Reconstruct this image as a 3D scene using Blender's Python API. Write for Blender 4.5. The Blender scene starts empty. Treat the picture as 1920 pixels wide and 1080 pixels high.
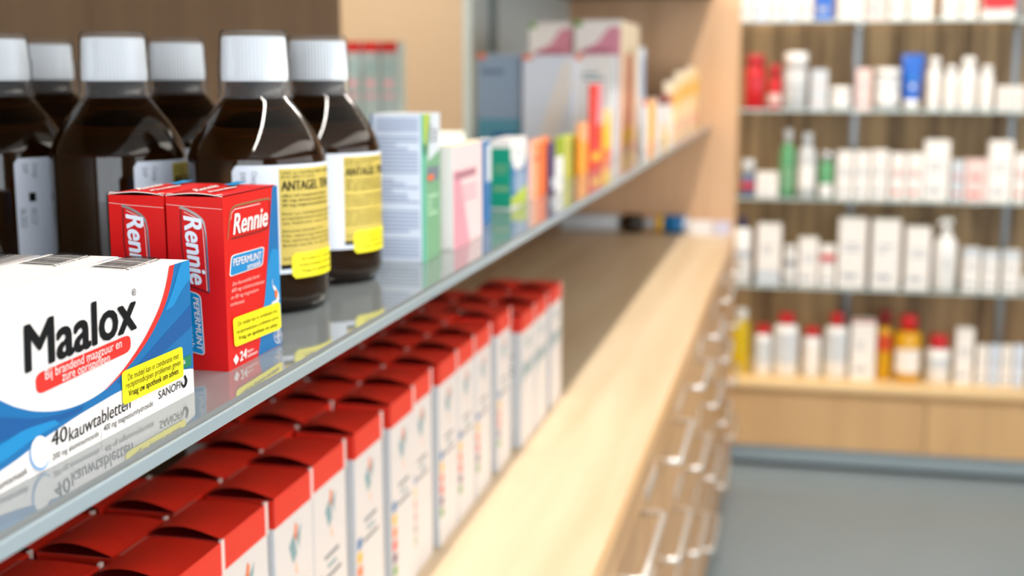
import bpy, bmesh, math, random
from mathutils import Vector, Matrix

random.seed(7)
scene = bpy.context.scene
col = scene.collection
PI = math.pi

# ------------------------------------------------------------------ camera
H = 1.42                                   # eye height above the floor
FPX = 2400.0                               # focal length for a 1920 px wide frame
_v = Vector((540.0, -402.0, FPX)).normalized()
_d = Vector((0.0, FPX, 402.0)).normalized()
_x = _d.cross(_v).normalized()             # world X seen in camera axes (right, down, forward)


def ray(u, v):
    c = Vector((u - 960.0, v - 540.0, FPX))
    return Vector((_x.dot(c), _v.dot(c), -_d.dot(c)))


def on_z(u, v, z):
    r = ray(u, v); t = (z - H) / r.z
    return Vector((r.x * t, r.y * t, z))


def on_x(u, v, x):
    r = ray(u, v); t = x / r.x
    return Vector((x, r.y * t, H + r.z * t))


def on_y(u, v, y):
    r = ray(u, v); t = y / r.y
    return Vector((r.x * t, y, H + r.z * t))


cam_data = bpy.data.cameras.new('camera')
cam = bpy.data.objects.new('camera', cam_data)
col.objects.link(cam)
_f = ray(960, 540).normalized()
_r = Vector((_f.y, -_f.x, 0)).normalized()
_u = _r.cross(_f)
cam.matrix_world = Matrix(((_r.x, _u.x, -_f.x, 0), (_r.y, _u.y, -_f.y, 0), (_r.z, _u.z, -_f.z, H), (0, 0, 0, 1)))
cam_data.lens = 45.0
cam_data.sensor_width = 36.0
cam_data.clip_start = 0.02
cam_data.dof.use_dof = True
cam_data.dof.focus_distance = 0.655
cam_data.dof.aperture_fstop = 6.2
cam_data.dof.aperture_blades = 0
scene.camera = cam

# ------------------------------------------------------------------ world, lights, exposure
w = bpy.data.worlds.new('world'); scene.world = w
w.use_nodes = True
w.node_tree.nodes['Background'].inputs[0].default_value = (0.75, 0.83, 0.9, 1)
w.node_tree.nodes['Background'].inputs[1].default_value = 0.05
vs = scene.view_settings
vs.view_transform = 'Standard'; vs.look = 'None'; vs.gamma = 1.0; vs.use_curve_mapping = False
vs.exposure = -0.12
ZCEIL = 2.75


def area(name, loc, sx, sy, power, color, rot=(0, 0, 0)):
    l = bpy.data.lights.new(name, 'AREA'); l.shape = 'RECTANGLE'; l.size = sx; l.size_y = sy
    l.energy = power; l.color = color
    o = bpy.data.objects.new(name, l); o.location = loc; o.rotation_euler = rot
    col.objects.link(o); return o


area('aisle_strip_light', (0.048, 2.0, ZCEIL - 0.07), 0.03, 5.2, 76, (1.0, 0.95, 0.88))
area('ceiling_fill_light', (1.75, 1.4, ZCEIL - 0.06), 0.9, 4.6, 18, (0.95, 0.97, 1.0))  # unseen ceiling panel, added as fill for the upright fronts
area('wall_fill_light', (0.75, 4.05, ZCEIL - 0.07), 2.0, 0.08, 9, (1.0, 0.94, 0.84))  # unseen lamp, added to brighten the far display wall
area('back_room_light', (-1.75, 3.4, ZCEIL - 0.06), 0.9, 2.4, 95, (1.0, 0.93, 0.82))
# added fill: unseen windows assumed on the aisle side and behind the camera
area('side_fill_light', (2.64, 1.0, 1.45), 1.7, 4.4, 32, (1.0, 0.96, 0.93), (0, PI / 2, 0))
area('rear_fill_light', (0.4, -2.44, 1.5), 2.6, 1.7, 70, (0.86, 0.93, 1.0), (PI / 2, 0, 0))

# ------------------------------------------------------------------ materials
def lin(c):
    return tuple((x / 255 / 12.92) if x / 255 <= 0.04045 else ((x / 255 + 0.055) / 1.055) ** 2.4 for x in c) + (1.0,)


_mats = {}


def mat(name, rgb, rough=0.45, metal=0.0, spec=0.5, coat=0.0, emit=0.0, trans=0.0, ior=1.5, var=0.0, vscale=40.0):
    if name in _mats: return _mats[name]
    m = bpy.data.materials.new(name); m.use_nodes = True
    b = m.node_tree.nodes['Principled BSDF']
    b.inputs['Base Color'].default_value = lin(rgb)
    b.inputs['Roughness'].default_value = rough
    b.inputs['Metallic'].default_value = metal
    b.inputs['IOR'].default_value = ior
    b.inputs['Specular IOR Level'].default_value = spec
    b.inputs['Coat Weight'].default_value = coat
    b.inputs['Transmission Weight'].default_value = trans
    if emit:
        b.inputs['Emission Color'].default_value = lin(rgb)
        b.inputs['Emission Strength'].default_value = emit
    if var:                                  # a little tonal unevenness of the stock itself
        nt = m.node_tree
        tc = nt.nodes.new('ShaderNodeTexCoord'); nz = nt.nodes.new('ShaderNodeTexNoise')
        nz.inputs['Scale'].default_value = vscale; nz.inputs['Detail'].default_value = 3
        mx = nt.nodes.new('ShaderNodeMix'); mx.data_type = 'RGBA'
        c = lin(rgb)
        mx.inputs[6].default_value = tuple(x * (1 - var) for x in c[:3]) + (1,)
        mx.inputs[7].default_value = tuple(min(1, x * (1 + var)) for x in c[:3]) + (1,)
        nt.links.new(tc.outputs['Object'], nz.inputs['Vector'])
        nt.links.new(nz.outputs['Fac'], mx.inputs[0])
        nt.links.new(mx.outputs[2], b.inputs['Base Color'])
    _mats[name] = m
    return m


def wood(name, light, dark, axis='Z', scale=9.0, stretch=14.0, rough=0.4, contrast=(0.35, 0.68), coat=0.0):
    if name in _mats: return _mats[name]
    m = bpy.data.materials.new(name); m.use_nodes = True
    nt = m.node_tree; b = nt.nodes['Principled BSDF']
    tc = nt.nodes.new('ShaderNodeTexCoord'); mp = nt.nodes.new('ShaderNodeMapping')
    s = [scale] * 3; s['XYZ'.index(axis)] = scale / stretch
    mp.inputs['Scale'].default_value = s
    n1 = nt.nodes.new('ShaderNodeTexNoise'); n1.inputs['Scale'].default_value = 1.0
    n1.inputs['Detail'].default_value = 6; n1.inputs['Roughness'].default_value = 0.62
    n1.inputs['Distortion'].default_value = 0.4
    rp = nt.nodes.new('ShaderNodeValToRGB')
    rp.color_ramp.elements[0].position = contrast[0]; rp.color_ramp.elements[0].color = lin(dark)
    rp.color_ramp.elements[1].position = contrast[1]; rp.color_ramp.elements[1].color = lin(light)
    nt.links.new(tc.outputs['Object'], mp.inputs['Vector']); nt.links.new(mp.outputs[0], n1.inputs['Vector'])
    nt.links.new(n1.outputs['Fac'], rp.inputs[0]); nt.links.new(rp.outputs[0], b.inputs['Base Color'])
    b.inputs['Roughness'].default_value = rough; b.inputs['Coat Weight'].default_value = coat
    _mats[name] = m
    return m


def clear(name, tint=(235, 242, 245), gloss=0.12, rough=0.03, haze=0.0):
    """thin clear plastic or glass sheet: see-through with a fresnel shine"""
    if name in _mats: return _mats[name]
    m = bpy.data.materials.new(name); m.use_nodes = True
    nt = m.node_tree; nt.nodes.clear()
    out = nt.nodes.new('ShaderNodeOutputMaterial')
    tr = nt.nodes.new('ShaderNodeBsdfTransparent'); tr.inputs[0].default_value = lin(tint)
    gl = nt.nodes.new('ShaderNodeBsdfGlossy'); gl.inputs['Roughness'].default_value = rough
    fr = nt.nodes.new('ShaderNodeLayerWeight'); fr.inputs[0].default_value = gloss
    mx = nt.nodes.new('ShaderNodeMixShader')
    if haze:                                  # slightly milky plastic
        df = nt.nodes.new('ShaderNodeBsdfDiffuse'); df.inputs[0].default_value = lin((236, 242, 248))
        mh = nt.nodes.new('ShaderNodeMixShader'); mh.inputs[0].default_value = haze
        nt.links.new(tr.outputs[0], mh.inputs[1]); nt.links.new(df.outputs[0], mh.inputs[2]); tr = mh
    nt.links.new(fr.outputs['Fresnel'], mx.inputs[0]); nt.links.new(tr.outputs[0], mx.inputs[1])
    nt.links.new(gl.outputs[0], mx.inputs[2]); nt.links.new(mx.outputs[0], out.inputs[0])
    _mats[name] = m
    return m


WHITE = mat('white_card', (236, 232, 230), 0.4, var=0.02)
WARMW = mat('warm_white_card', (238, 226, 222), 0.38)
BLACK = mat('black_ink', (14, 15, 18), 0.6, spec=0.15)
GREYI = mat('grey_ink', (120, 124, 130), 0.5)
TEAL_I = mat('teal_grey_ink', (128, 160, 165), 0.5)
RED = mat('red_card', (212, 18, 16), 0.33, spec=0.4)
LIDRED = mat('lid_red_card', (228, 44, 24), 0.42, spec=0.4)
DKRED = mat('dark_red_card', (120, 8, 10), 0.4)
INKRED = mat('red_ink', (222, 40, 32), 0.4)
BLUE = mat('blue_ink', (0, 106, 168), 0.35)
BLUE2 = mat('deep_blue_ink', (0, 84, 150), 0.35)
SKYB = mat('sky_blue_ink', (8, 134, 196), 0.35)
YELL = mat('yellow_sticker_paper', (252, 238, 0), 0.45)
LABELY = mat('yellow_label_paper', (208, 184, 84), 0.5)
LABELW = mat('white_label_paper', (226, 232, 244), 0.45)
SILVER = mat('silver_foil', (200, 202, 206), 0.25, metal=0.9)
GREENI = mat('green_ink', (20, 120, 84), 0.4)
ORANGE = mat('orange_ink', (240, 110, 30), 0.4)
PURPLE = mat('purple_ink', (92, 20, 84), 0.4)
LIME = mat('green_dot_ink', (90, 150, 30), 0.4)
GOLD = mat('gold_ink', (240, 180, 20), 0.4)
EDGEW = mat('cut_card_edge', (236, 214, 206), 0.6)
SHELFM = mat('glossy_grey_shelf', (116, 122, 124), 0.035, spec=0.9, ior=1.6)
EDGEM = mat('shelf_edge_strip', (150, 164, 170), 0.22, spec=0.6)
STEEL = mat('brushed_steel', (222, 220, 216), 0.32, metal=0.75)
GREYPANEL = mat('grey_blue_panel', (208, 220, 221), 0.5)
CREAM = mat('cream_paint', (236, 208, 158), 0.6)
CEILM = mat('white_ceiling_paint', (225, 225, 222), 0.8)
WALLM = mat('warm_wall_paint', (150, 132, 112), 0.7)
FLOORM = mat('grey_vinyl_floor', (128, 140, 146), 0.35, var=0.06, vscale=3.0)
PLINTHM = mat('grey_metal_plinth', (158, 172, 178), 0.35, metal=0.2)
GAPSHADE = mat('painted_gap_shade', (40, 40, 40), 0.7)
BEECH = wood('beech_counter', (226, 203, 170), (208, 178, 140), 'Y', 16, 18, 0.42, (0.3, 0.7))
BEECHV = wood('beech_panel', (226, 184, 144), (206, 162, 122), 'Z', 14, 16, 0.45, (0.3, 0.7))
DRAWERW = wood('beech_drawer_front', (206, 164, 116), (178, 136, 92), 'Z', 12, 12, 0.42, (0.3, 0.7))
DARKW = wood('brown_back_panel', (136, 108, 78), (112, 86, 60), 'Z', 14, 14, 0.5, (0.3, 0.7))
RUSTIC = wood('rustic_brown_boards', (196, 160, 118), (104, 76, 48), 'Z', 26, 22, 0.55, (0.34, 0.64))
FARW = wood('light_oak_front', (214, 174, 124), (196, 156, 108), 'Z', 10, 10, 0.45, (0.3, 0.7))
AMBER = mat('amber_glass', (46, 26, 6), 0.03, trans=1.0, ior=1.45)
LIQUID = mat('pale_suspension', (244, 228, 196), 0.6)
CAPW = mat('white_ribbed_cap', (240, 243, 247), 0.3)
CUP = clear('clear_dosing_cup', (253, 254, 254), 0.03, 0.05, 0.07)
GLASS = clear('clear_shelf_glass', (226, 238, 234), 0.25)
GLEDGE = mat('pale_glass_edge', (190, 206, 204), 0.15)

# ------------------------------------------------------------------ mesh helpers
class MB:
    """collects vertices and faces in world coordinates; build() links them as one mesh object"""
    def __init__(s):
        s.v = []; s.f = []; s.m = []; s.sm = []; s.mats = []

    def mi(s, m):
        if m not in s.mats: s.mats.append(m)
        return s.mats.index(m)

    def add(s, verts, faces, m, smooth=False):
        o = len(s.v); s.v += [tuple(p) for p in verts]; k = s.mi(m)
        for f in faces:
            s.f.append([i + o for i in f]); s.m.append(k); s.sm.append(smooth)
        return s

    def box(s, lo, hi, m, faces=None):
        """faces: dict of '-x','+x','-y','+y','-z','+z' -> material"""
        x0, y0, z0 = lo; x1, y1, z1 = hi
        V = [(x0, y0, z0), (x1, y0, z0), (x1, y1, z0), (x0, y1, z0), (x0, y0, z1), (x1, y0, z1), (x1, y1, z1), (x0, y1, z1)]
        F = {'-z': (3, 2, 1, 0), '+z': (4, 5, 6, 7), '-y': (0, 1, 5, 4), '+x': (1, 2, 6, 5), '+y': (2, 3, 7, 6), '-x': (3, 0, 4, 7)}
        o = len(s.v); s.v += V
        for k, f in F.items():
            s.f.append([i + o for i in f]); s.m.append(s.mi((faces or {}).get(k, m))); s.sm.append(False)
        return s

    def lathe(s, cx, cy, prof, m, seg=32, cap=True, ripple=0.0, smooth=True):
        """prof: (r, z) from bottom to top"""
        V = []; F = []
        for r, z in prof:
            for i in range(seg):
                a = 2 * PI * i / seg
                rr = r * (1 + (ripple if i % 2 else 0))
                V.append((cx + rr * math.cos(a), cy + rr * math.sin(a), z))
        for j in range(len(prof) - 1):
            for i in range(seg):
                k = (i + 1) % seg
                F.append((j * seg + i, j * seg + k, (j + 1) * seg + k, (j + 1) * seg + i))
        s.add(V, F, m, smooth)
        if cap:
            n = len(s.v) - len(V)
            k = s.mi(m)
            s.f.append([n + i for i in reversed(range(seg))]); s.m.append(k); s.sm.append(False)
            t = n + (len(prof) - 1) * seg
            s.f.append([t + i for i in range(seg)]); s.m.append(k); s.sm.append(False)
        return s

    def tube(s, pts, r, m, seg=8):
        pts = [Vector(p) for p in pts]; V = []; F = []
        for i, p in enumerate(pts):
            d = (pts[min(i + 1, len(pts) - 1)] - pts[max(i - 1, 0)]).normalized()
            a = d.cross(Vector((0, 0, 1)))
            a = a.normalized() if a.length > 1e-4 else Vector((1, 0, 0))
            b = d.cross(a)
            for k in range(seg):
                t = 2 * PI * k / seg
                V.append(p + a * (r * math.cos(t)) + b * (r * math.sin(t)))
        for i in range(len(pts) - 1):
            for k in range(seg):
                l = (k + 1) % seg
                F.append((i * seg + k, i * seg + l, (i + 1) * seg + l, (i + 1) * seg + k))
        F.append(tuple(reversed(range(seg)))); n = (len(pts) - 1) * seg; F.append(tuple(n + k for k in range(seg)))
        return s.add(V, F, m, True)

    def build(s, name, parent=None, bevel=0.0):
        me = bpy.data.meshes.new(name)
        base = Vector((0, 0, 0))
        p = parent
        while p is not None:
            base += p.location; p = p.parent
        me.from_pydata([(x - base.x, y - base.y, z - base.z) for x, y, z in s.v], [], s.f)
        for m in s.mats: me.materials.append(m)
        me.polygons.foreach_set('material_index', s.m)
        me.polygons.foreach_set('use_smooth', s.sm)
        me.update()
        o = bpy.data.objects.new(name, me); col.objects.link(o)
        if parent is not None: o.parent = parent
        if bevel:
            b = o.modifiers.new('bevel', 'BEVEL'); b.width = bevel; b.segments = 2
            b.limit_method = 'ANGLE'; b.angle_limit = math.radians(50)
        return o


def tag(o, label, cat, group=None):
    o['label'] = label; o['category'] = cat
    if group: o['group'] = group
    return o


def thing(name, loc, label, cat, group=None):
    o = bpy.data.objects.new(name, None); o.location = loc; o.empty_display_size = 0.02
    col.objects.link(o)
    return tag(o, label, cat, group)


def struct(name, mb, bevel=0.0):
    o = mb.build(name, None, bevel); o['kind'] = 'structure'
    return o


def single(name, mb, loc, label, cat, group=None, bevel=0.0):
    """a thing that is one mesh, its origin at its base"""
    e = bpy.data.objects.new('tmp', None); e.location = loc
    o = mb.build(name, e, bevel); o.parent = None; o.location = loc
    bpy.data.objects.remove(e)
    return tag(o, label, cat, group)


def copy_tree(o, parent=None):
    c = o.copy(); col.objects.link(c)
    if parent is not None: c.parent = parent
    for ch in [k for k in o.children]: copy_tree(ch, c)
    return c


# ------------------------------------------------------------------ lettering
_txt = {}


def glyphs(text, bold=0.0):
    """outline of a line of text, scaled so that it is 1 wide and a capital is 1 high"""
    key = (text, bold)
    if key in _txt: return _txt[key]

    def mesh(t):
        c = bpy.data.curves.new('t', 'FONT'); c.body = t; c.size = 1.0; c.resolution_u = 3; c.offset = 0.0 * bold
        o = bpy.data.objects.new('t', c); col.objects.link(o)
        dg = bpy.context.evaluated_depsgraph_get()
        me = bpy.data.meshes.new_from_object(o.evaluated_get(dg))
        V = [tuple(v.co) for v in me.vertices]; F = [tuple(p.vertices) for p in me.polygons]
        bpy.data.objects.remove(o); bpy.data.curves.remove(c); bpy.data.meshes.remove(me)
        return V, F
    if '_cap' not in _txt:
        _txt['_cap'] = max(v[1] for v in mesh('H')[0])
    V, F = mesh(text)
    x0 = min(v[0] for v in V); x1 = max(v[0] for v in V)
    V = [((v[0] - x0) / (x1 - x0), v[1] / _txt['_cap']) for v in V]
    _txt[key] = (V, F)
    return _txt[key]


class Face:
    """prints on a flat face: px points of the photograph, or points on the face, become flat shapes just above it"""
    def __init__(s, mb, to_world, normal):
        s.mb = mb; s.w = to_world; s.n = Vector(normal)

    def pt(s, p, layer):
        return s.w(*p) + s.n * (0.00012 * layer)

    def poly(s, pts, m, layer=1):
        P = [s.pt(p, layer) for p in pts]
        nn = Vector((0, 0, 0))
        for i in range(len(P)):
            nn += P[i].cross(P[(i + 1) % len(P)])
        if nn.dot(s.n) < 0: P.reverse()
        s.mb.add(P, [tuple(range(len(P)))], m)

    def ribbon(s, pts, wd, m, layer=1):
        P = [s.pt(p, layer) for p in pts]; V = []
        for i, p in enumerate(P):
            d = (P[min(i + 1, len(P) - 1)] - P[max(i - 1, 0)]).normalized()
            a = s.n.cross(d); ww = wd[i] if isinstance(wd, (list, tuple)) else wd
            V += [p + a * ww / 2, p - a * ww / 2]
        s.mb.add(V, [(2 * i, 2 * i + 1, 2 * i + 3, 2 * i + 2)[::-1] if False else (2 * i + 1, 2 * i + 3, 2 * i + 2, 2 * i) for i in range(len(P) - 1)], m)

    def text(s, t, b0, b1, top, m, layer=2, bold=0.0):
        V, F = glyphs(t)
        a = s.pt(b0, layer); d = s.pt(b1, layer) - a; h = s.pt(top, layer) - a
        e = d.normalized() * h.length * bold * 1.6; g = h * bold * 0.9          # heavier type: the outline struck again a hair aside
        for i, (sx, sy) in enumerate(((0, 0),) if not bold else ((-1, 0), (1, 0), (0, 0)) if bold < 0.018 else [(math.cos(k * PI / 5), math.sin(k * PI / 5)) for k in range(10)] + [(0, 0)]):
            s.mb.add([a + e * sx + g * sy + s.n * (0.000008 * i) + d * x + h * y for x, y in V], F, m)

    def ellipse(s, c, rx, ry, m, layer=1, n=28, a0=0, a1=2 * PI):
        s.poly([(c[0] + rx * math.cos(a0 + (a1 - a0) * i / n), c[1] + ry * math.sin(a0 + (a1 - a0) * i / n)) for i in range(n)], m, layer)


def smooth_path(pts, k=6):
    """Catmull-Rom through 2-D points"""
    out = []
    for i in range(len(pts) - 1):
        p0 = pts[max(i - 1, 0)]; p1 = pts[i]; p2 = pts[i + 1]; p3 = pts[min(i + 2, len(pts) - 1)]
        for j in range(k):
            t = j / k
            out.append(tuple(0.5 * (2 * p1[d] + (p2[d] - p0[d]) * t + (2 * p0[d] - 5 * p1[d] + 4 * p2[d] - p3[d]) * t * t
                                    + (3 * p1[d] - p0[d] - 3 * p2[d] + p3[d]) * t ** 3) for d in (0, 1)))
    out.append(pts[-1])
    return out


def round_quad(c, r=0.14, k=5):
    """quad with rounded corners, from four corner points"""
    out = []
    n = len(c)
    for i in range(n):
        p = Vector(c[i]); a = Vector(c[i - 1]); b = Vector(c[(i + 1) % n])
        L = min((a - p).length, (b - p).length) * r * 2
        q0 = p + (a - p).normalized() * L; q1 = p + (b - p).normalized() * L
        for j in range(k + 1):
            t = j / k
            out.append(tuple(q0 * (1 - t) ** 2 + p * 2 * t * (1 - t) + q1 * t * t))
    return out


ORD = ['first', 'second', 'third', 'fourth', 'fifth', 'sixth', 'seventh', 'eighth', 'ninth', 'tenth', 'eleventh', 'twelfth', 'thirteenth',
       'fourteenth', 'fifteenth', 'sixteenth']
WARN = ['Dit middel kan in combinatie met', 'receptmedicijnen problemen geven', 'Vraag uw apotheek om advies']

# ------------------------------------------------------------------ the room
ZS = H - 0.1683          # top of the glossy medicine shelf
ZC = H - 0.519           # top of the wooden counter
XB = -0.76               # back of the shelving
YE = 4.31                # inner face of the end panel
XC = -0.194              # front of the counter
YF = 4.60                # front of the far display unit
YW = 5.00                # far wall
struct('floor', MB().box((-3.6, -2.6, -0.05), (2.8, 5.3, 0), FLOORM))
struct('ceiling', MB().box((-3.6, -2.6, ZCEIL), (2.8, 5.3, ZCEIL + 0.05), CEILM))
struct('wall_back', MB().box((-3.6, YW + 0.1, 0), (2.8, YW + 0.2, ZCEIL), WALLM))
struct('wall_right', MB().box((2.7, -2.6, 0), (2.8, YW + 0.1, ZCEIL), WALLM))
struct('wall_left', MB().box((-3.6, -2.6, 0), (-3.5, YW + 0.1, ZCEIL), CREAM))
struct('wall_front', MB().box((-3.5, -2.6, 0), (2.7, -2.5, ZCEIL), WALLM))
# a cream partition of the back room, seen through the gap in the shelving
struct('wall_partition', MB().box((-2.60, 1.2, 0), (-2.5, YW + 0.1, ZCEIL), CREAM))

# ceiling lamps: the housings of the lights set at the top
LAMPM = mat('lamp_diffuser', (255, 246, 230), 0.5, emit=2.2)
for nm, lo, hi, lab in (
        ('ceiling_lamp', (0.028, -0.6, ZCEIL - 0.05), (0.068, 4.6, ZCEIL), 'long slim ceiling lamp running above the aisle in front of the shelf'),
        ('ceiling_lamp', (1.3, -0.9, ZCEIL - 0.04), (2.2, 3.7, ZCEIL), 'broad flat ceiling fill panel added over the open floor'),
        ('ceiling_lamp', (-0.25, 4.0, ZCEIL - 0.05), (1.75, 4.1, ZCEIL), 'slim ceiling lamp added to brighten the rustic display wall'),
        ('ceiling_lamp', (-2.2, 2.2, ZCEIL - 0.04), (-1.3, 4.6, ZCEIL), 'ceiling light panel of the cream back room')):
    c = ((lo[0] + hi[0]) / 2, (lo[1] + hi[1]) / 2, lo[2])
    t = thing(nm, c, lab, 'lamp')
    MB().box(lo, hi, GREYPANEL).build('lamp_housing', t)
    MB().box((lo[0] + 0.008, lo[1] + 0.008, lo[2] - 0.003), (hi[0] - 0.008, hi[1] - 0.008, lo[2]), LAMPM).build('diffuser', t)

# out-of-frame windows added as fill, seen only as reflections and light
FILLPANE = mat('fill_pane_glow', (226, 238, 250), 0.1, emit=0.8)
FRAMEM = mat('fill_window_frame', (120, 124, 128), 0.4)
wn = MB(); wn.box((2.68, -1.2, 0.6), (2.698, 3.2, 2.3), FILLPANE); struct('fill_window_1', wn)
wn = MB(); wn.box((-0.9, -2.498, 0.65), (1.7, -2.48, 2.35), FILLPANE); struct('fill_window_2', wn)
t_ = MB()
for y in (-1.25, 0.25, 1.7, 3.2): t_.box((2.66, y, 0.55), (2.699, y + 0.05, 2.35), FRAMEM)
for z in (0.55, 2.3): t_.box((2.66, -1.2, z), (2.699, 3.2, z + 0.05), FRAMEM)
struct('trim_1', t_)
t_ = MB()
for x in (-0.95, 0.4, 1.7): t_.box((x, -2.499, 0.6), (x + 0.05, -2.46, 2.4), FRAMEM)
for z in (0.6, 2.35): t_.box((-0.9, -2.499, z), (1.7, -2.46, z + 0.05), FRAMEM)
struct('trim_2', t_)

# ------------------------------------------------------------------ the long shelving unit
bp = MB()
bp.box((XB - 0.02, -0.4, ZC), (XB, YE, ZS - 0.0086), DARKW)
bp.box((XB - 0.02, -0.4, ZS - 0.008), (XB, 2.09, H + 0.243), DARKW)
single('back_panel', bp, (XB - 0.01, 2.0, ZC), 'brown wooden back panel behind the bottles and below the glossy shelf', 'panel')
gp = MB()
gp.box((XB - 0.02, 2.98, ZS + 0.0002), (XB, YE, H + 0.243), GREYPANEL)
go = single('grey_panel', gp, (XB - 0.01, 3.6, ZS - 0.008), 'pale grey back panel between the gap and the beech end panel', 'panel')
MB().box((XB + 0.0, 3.16, ZS), (XB + 0.012, 3.20, H + 0.243), mat('grey_joint_strip', (132, 142, 144), 0.5)).build('joint_strip', go)
ep = MB(); ep.box((XB - 0.02, YE, 0), (XC, YE + 0.025, 2.45), BEECHV)
single('end_panel', ep, (-0.48, YE + 0.012, 0), 'tall pale beech end panel closing the shelving at its far end', 'panel', bevel=0.001)
up = MB(); up.box((XB - 0.02, -0.4, H + 0.243), (-0.285, YE, H + 0.265), DARKW)
single('upper_shelf', up, (-0.52, 2.0, H + 0.243), 'brown upper shelf whose dark underside shows above the peach cartons', 'shelf', bevel=0.001)

XS = -0.283
sh = thing('product_shelf', (-0.52, 2.0, ZS - 0.008), 'long glossy grey shelf with polished edge carrying the medicine packs', 'shelf')
g = MB(); g.box((XB, -0.4, ZS - 0.0075), (XS + 0.001, YE, ZS), SHELFM)
so = g.build('shelf_board', sh, 0.0025)
e = MB(); e.box((XS + 0.0012, -0.4, ZS - 0.0085), (XS + 0.0032, YE, ZS - 0.0015), EDGEM)
e.build('edge_strip', sh, 0.0006)

ct = MB(); ct.box((XB, -0.4, ZC - 0.028), (XC, YE, ZC), BEECH, {'+x': mat('beech_edge_band', (232, 184, 128), 0.4)})
single('countertop', ct, (-0.48, 2.0, ZC - 0.028), 'long pale beech worktop under the glossy shelf, half in shade', 'worktop', bevel=0.0015)

cab = thing('drawer_cabinet', (-0.5, 2.5, 0), 'long beech cabinet of many drawers with silver bow handles', 'cabinet')
b = MB(); b.box((XB, -0.4, 0.09), (XC - 0.026, YE, ZC - 0.028), DRAWERW)
b.build('body', cab)
MB().box((XB + 0.02, -0.4, 0), (XC - 0.07, YE, 0.09), PLINTHM).build('plinth', cab)
tiers = [(-0.712, -0.552), (-0.892, -0.718), (-1.072, -0.898), (-1.322, -1.078)]
for ci in range(7):
    y0 = 0.765 + ci * 0.5; y1 = y0 + 0.494
    for (zb, zt) in tiers:
        d = MB(); d.box((XC - 0.026, y0, H + zb), (XC - 0.006, y1, H + zt), DRAWERW)
        dr = d.build('drawer', cab, 0.0012)
        zh = H + zt - 0.062; xf = XC - 0.006
        h = MB()
        ya, yb = y1 - 0.27, y1 - 0.02
        h.tube([(xf - 0.001, ya, zh), (xf + 0.028, ya, zh), (xf + 0.034, ya + 0.006, zh), (xf + 0.034, yb - 0.006, zh),
                (xf + 0.028, yb, zh), (xf - 0.001, yb, zh)], 0.0052, STEEL, 10)
        h.build('handle', dr)
        l = MB(); l.box((xf, y0 + 0.04, zh - 0.006), (xf + 0.003, y0 + 0.17, zh + 0.010), STEEL)  # thin flat steel strip on the drawer front
        l.build('steel_strip', dr)

# ------------------------------------------------------------------ back room seen through the gap
lx = -2.5
p0 = on_x(655, 50, lx); p1 = on_x(726, 72, lx); pt = on_x(690, 36, lx)
lamp = thing('wall_lamp', (lx, (p0.y + p1.y) / 2, p1.z), 'glowing strip lamp on the cream wall behind the gap in the shelving', 'lamp')
MB().box((lx, p0.y, p0.z), (lx + 0.10, p1.y, pt.z), GREYPANEL).build('lamp_housing', lamp)
MB().box((lx, p0.y + 0.01, p1.z), (lx + 0.09, p1.y - 0.01, p0.z), mat('lamp_glow', (255, 232, 186), 0.5, emit=3.0)).build('diffuser', lamp)
for i, (ua, ub, lab) in enumerate(((664, 682, 'pinkish white bottle standing at one end of the strip lamp in the back room'),
                                   (694, 716, 'wider cream bottle standing on the strip lamp in the back room'))):
    a = on_x(ua, 36, lx + 0.05); c = on_x(ub, 36, lx + 0.05); r = min((c.y - a.y) / 2, 0.045)
    t = thing('bottle', (lx + 0.05, (a.y + c.y) / 2, pt.z), lab, 'bottle')
    MB().lathe(lx + 0.05, t.location.y, [(r, pt.z), (r, pt.z + 0.12), (r * 0.5, pt.z + 0.16)], WARMW, 20).build('bottle_body', t)
    MB().lathe(lx + 0.05, t.location.y, [(r * 0.5, pt.z + 0.16), (r * 0.5, pt.z + 0.19)], CAPW, 20).build('cap', t)

# ------------------------------------------------------------------ antacid carton in front (three alike, one behind the other)
def warn_sticker(face_at, parent, quad, lines, name='warning_sticker', bold=0.0):
    """bright yellow sticker: its own thin sheet with the printed lines"""
    mb = MB(); F = face_at(mb)
    F.poly(round_quad(quad, 0.06), YELL, 5)
    for i, (b0, b1, tp) in enumerate(lines):
        F.text(WARN[i], b0, b1, tp, BLACK, 6.2, bold + (0.014 if i == 2 else 0))
    o = mb.build(name, parent); o['label'] = 'bright yellow warning sticker'
    return o


XM = -0.311
MY1 = 0.615; MY0 = 0.395; MH = 0.0715; MD = 0.0415
mx_ = thing('antacid_carton', (XM - MD / 2, (MY0 + MY1) / 2, ZS), 'white and blue antacid tablet carton with black lettering, front of its three', 'carton', 'white and blue antacid cartons')
mb = MB()
mb.box((XM - MD, MY0, ZS), (XM, MY1, ZS + MH), WHITE, {'+y': SKYB})
q = lambda x, y: (x / 2.1607, y / 2.1607 + 440)          # points read off an enlarged crop
Q = lambda L: [q(*p) for p in L]
zlo = ZS


def m_at(u, v):
    p = on_x(u, v, XM); p.y = min(max(p.y, MY0), MY1); p.z = min(max(p.z, ZS + 0.0002), ZS + MH); return p


F = Face(mb, m_at, (1, 0, 0))
arc = smooth_path([(705, 80), (692, 180), (662, 290), (610, 400), (555, 485), (490, 565), (420, 632), (330, 685), (240, 712), (150, 716), (80, 703), (30, 685), (-40, 648), (-120, 590)], 5)
low = smooth_path([(-160, 1040), (-60, 1000), (0, 958), (76, 905), (152, 844), (228, 791), (319, 730), (395, 685), (487, 632), (590, 585), (690, 555), (790, 540)], 4)
F.poly(Q(arc[::-1] + [(800, 80)] + low[::-1]), BLUE, 1)
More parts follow.
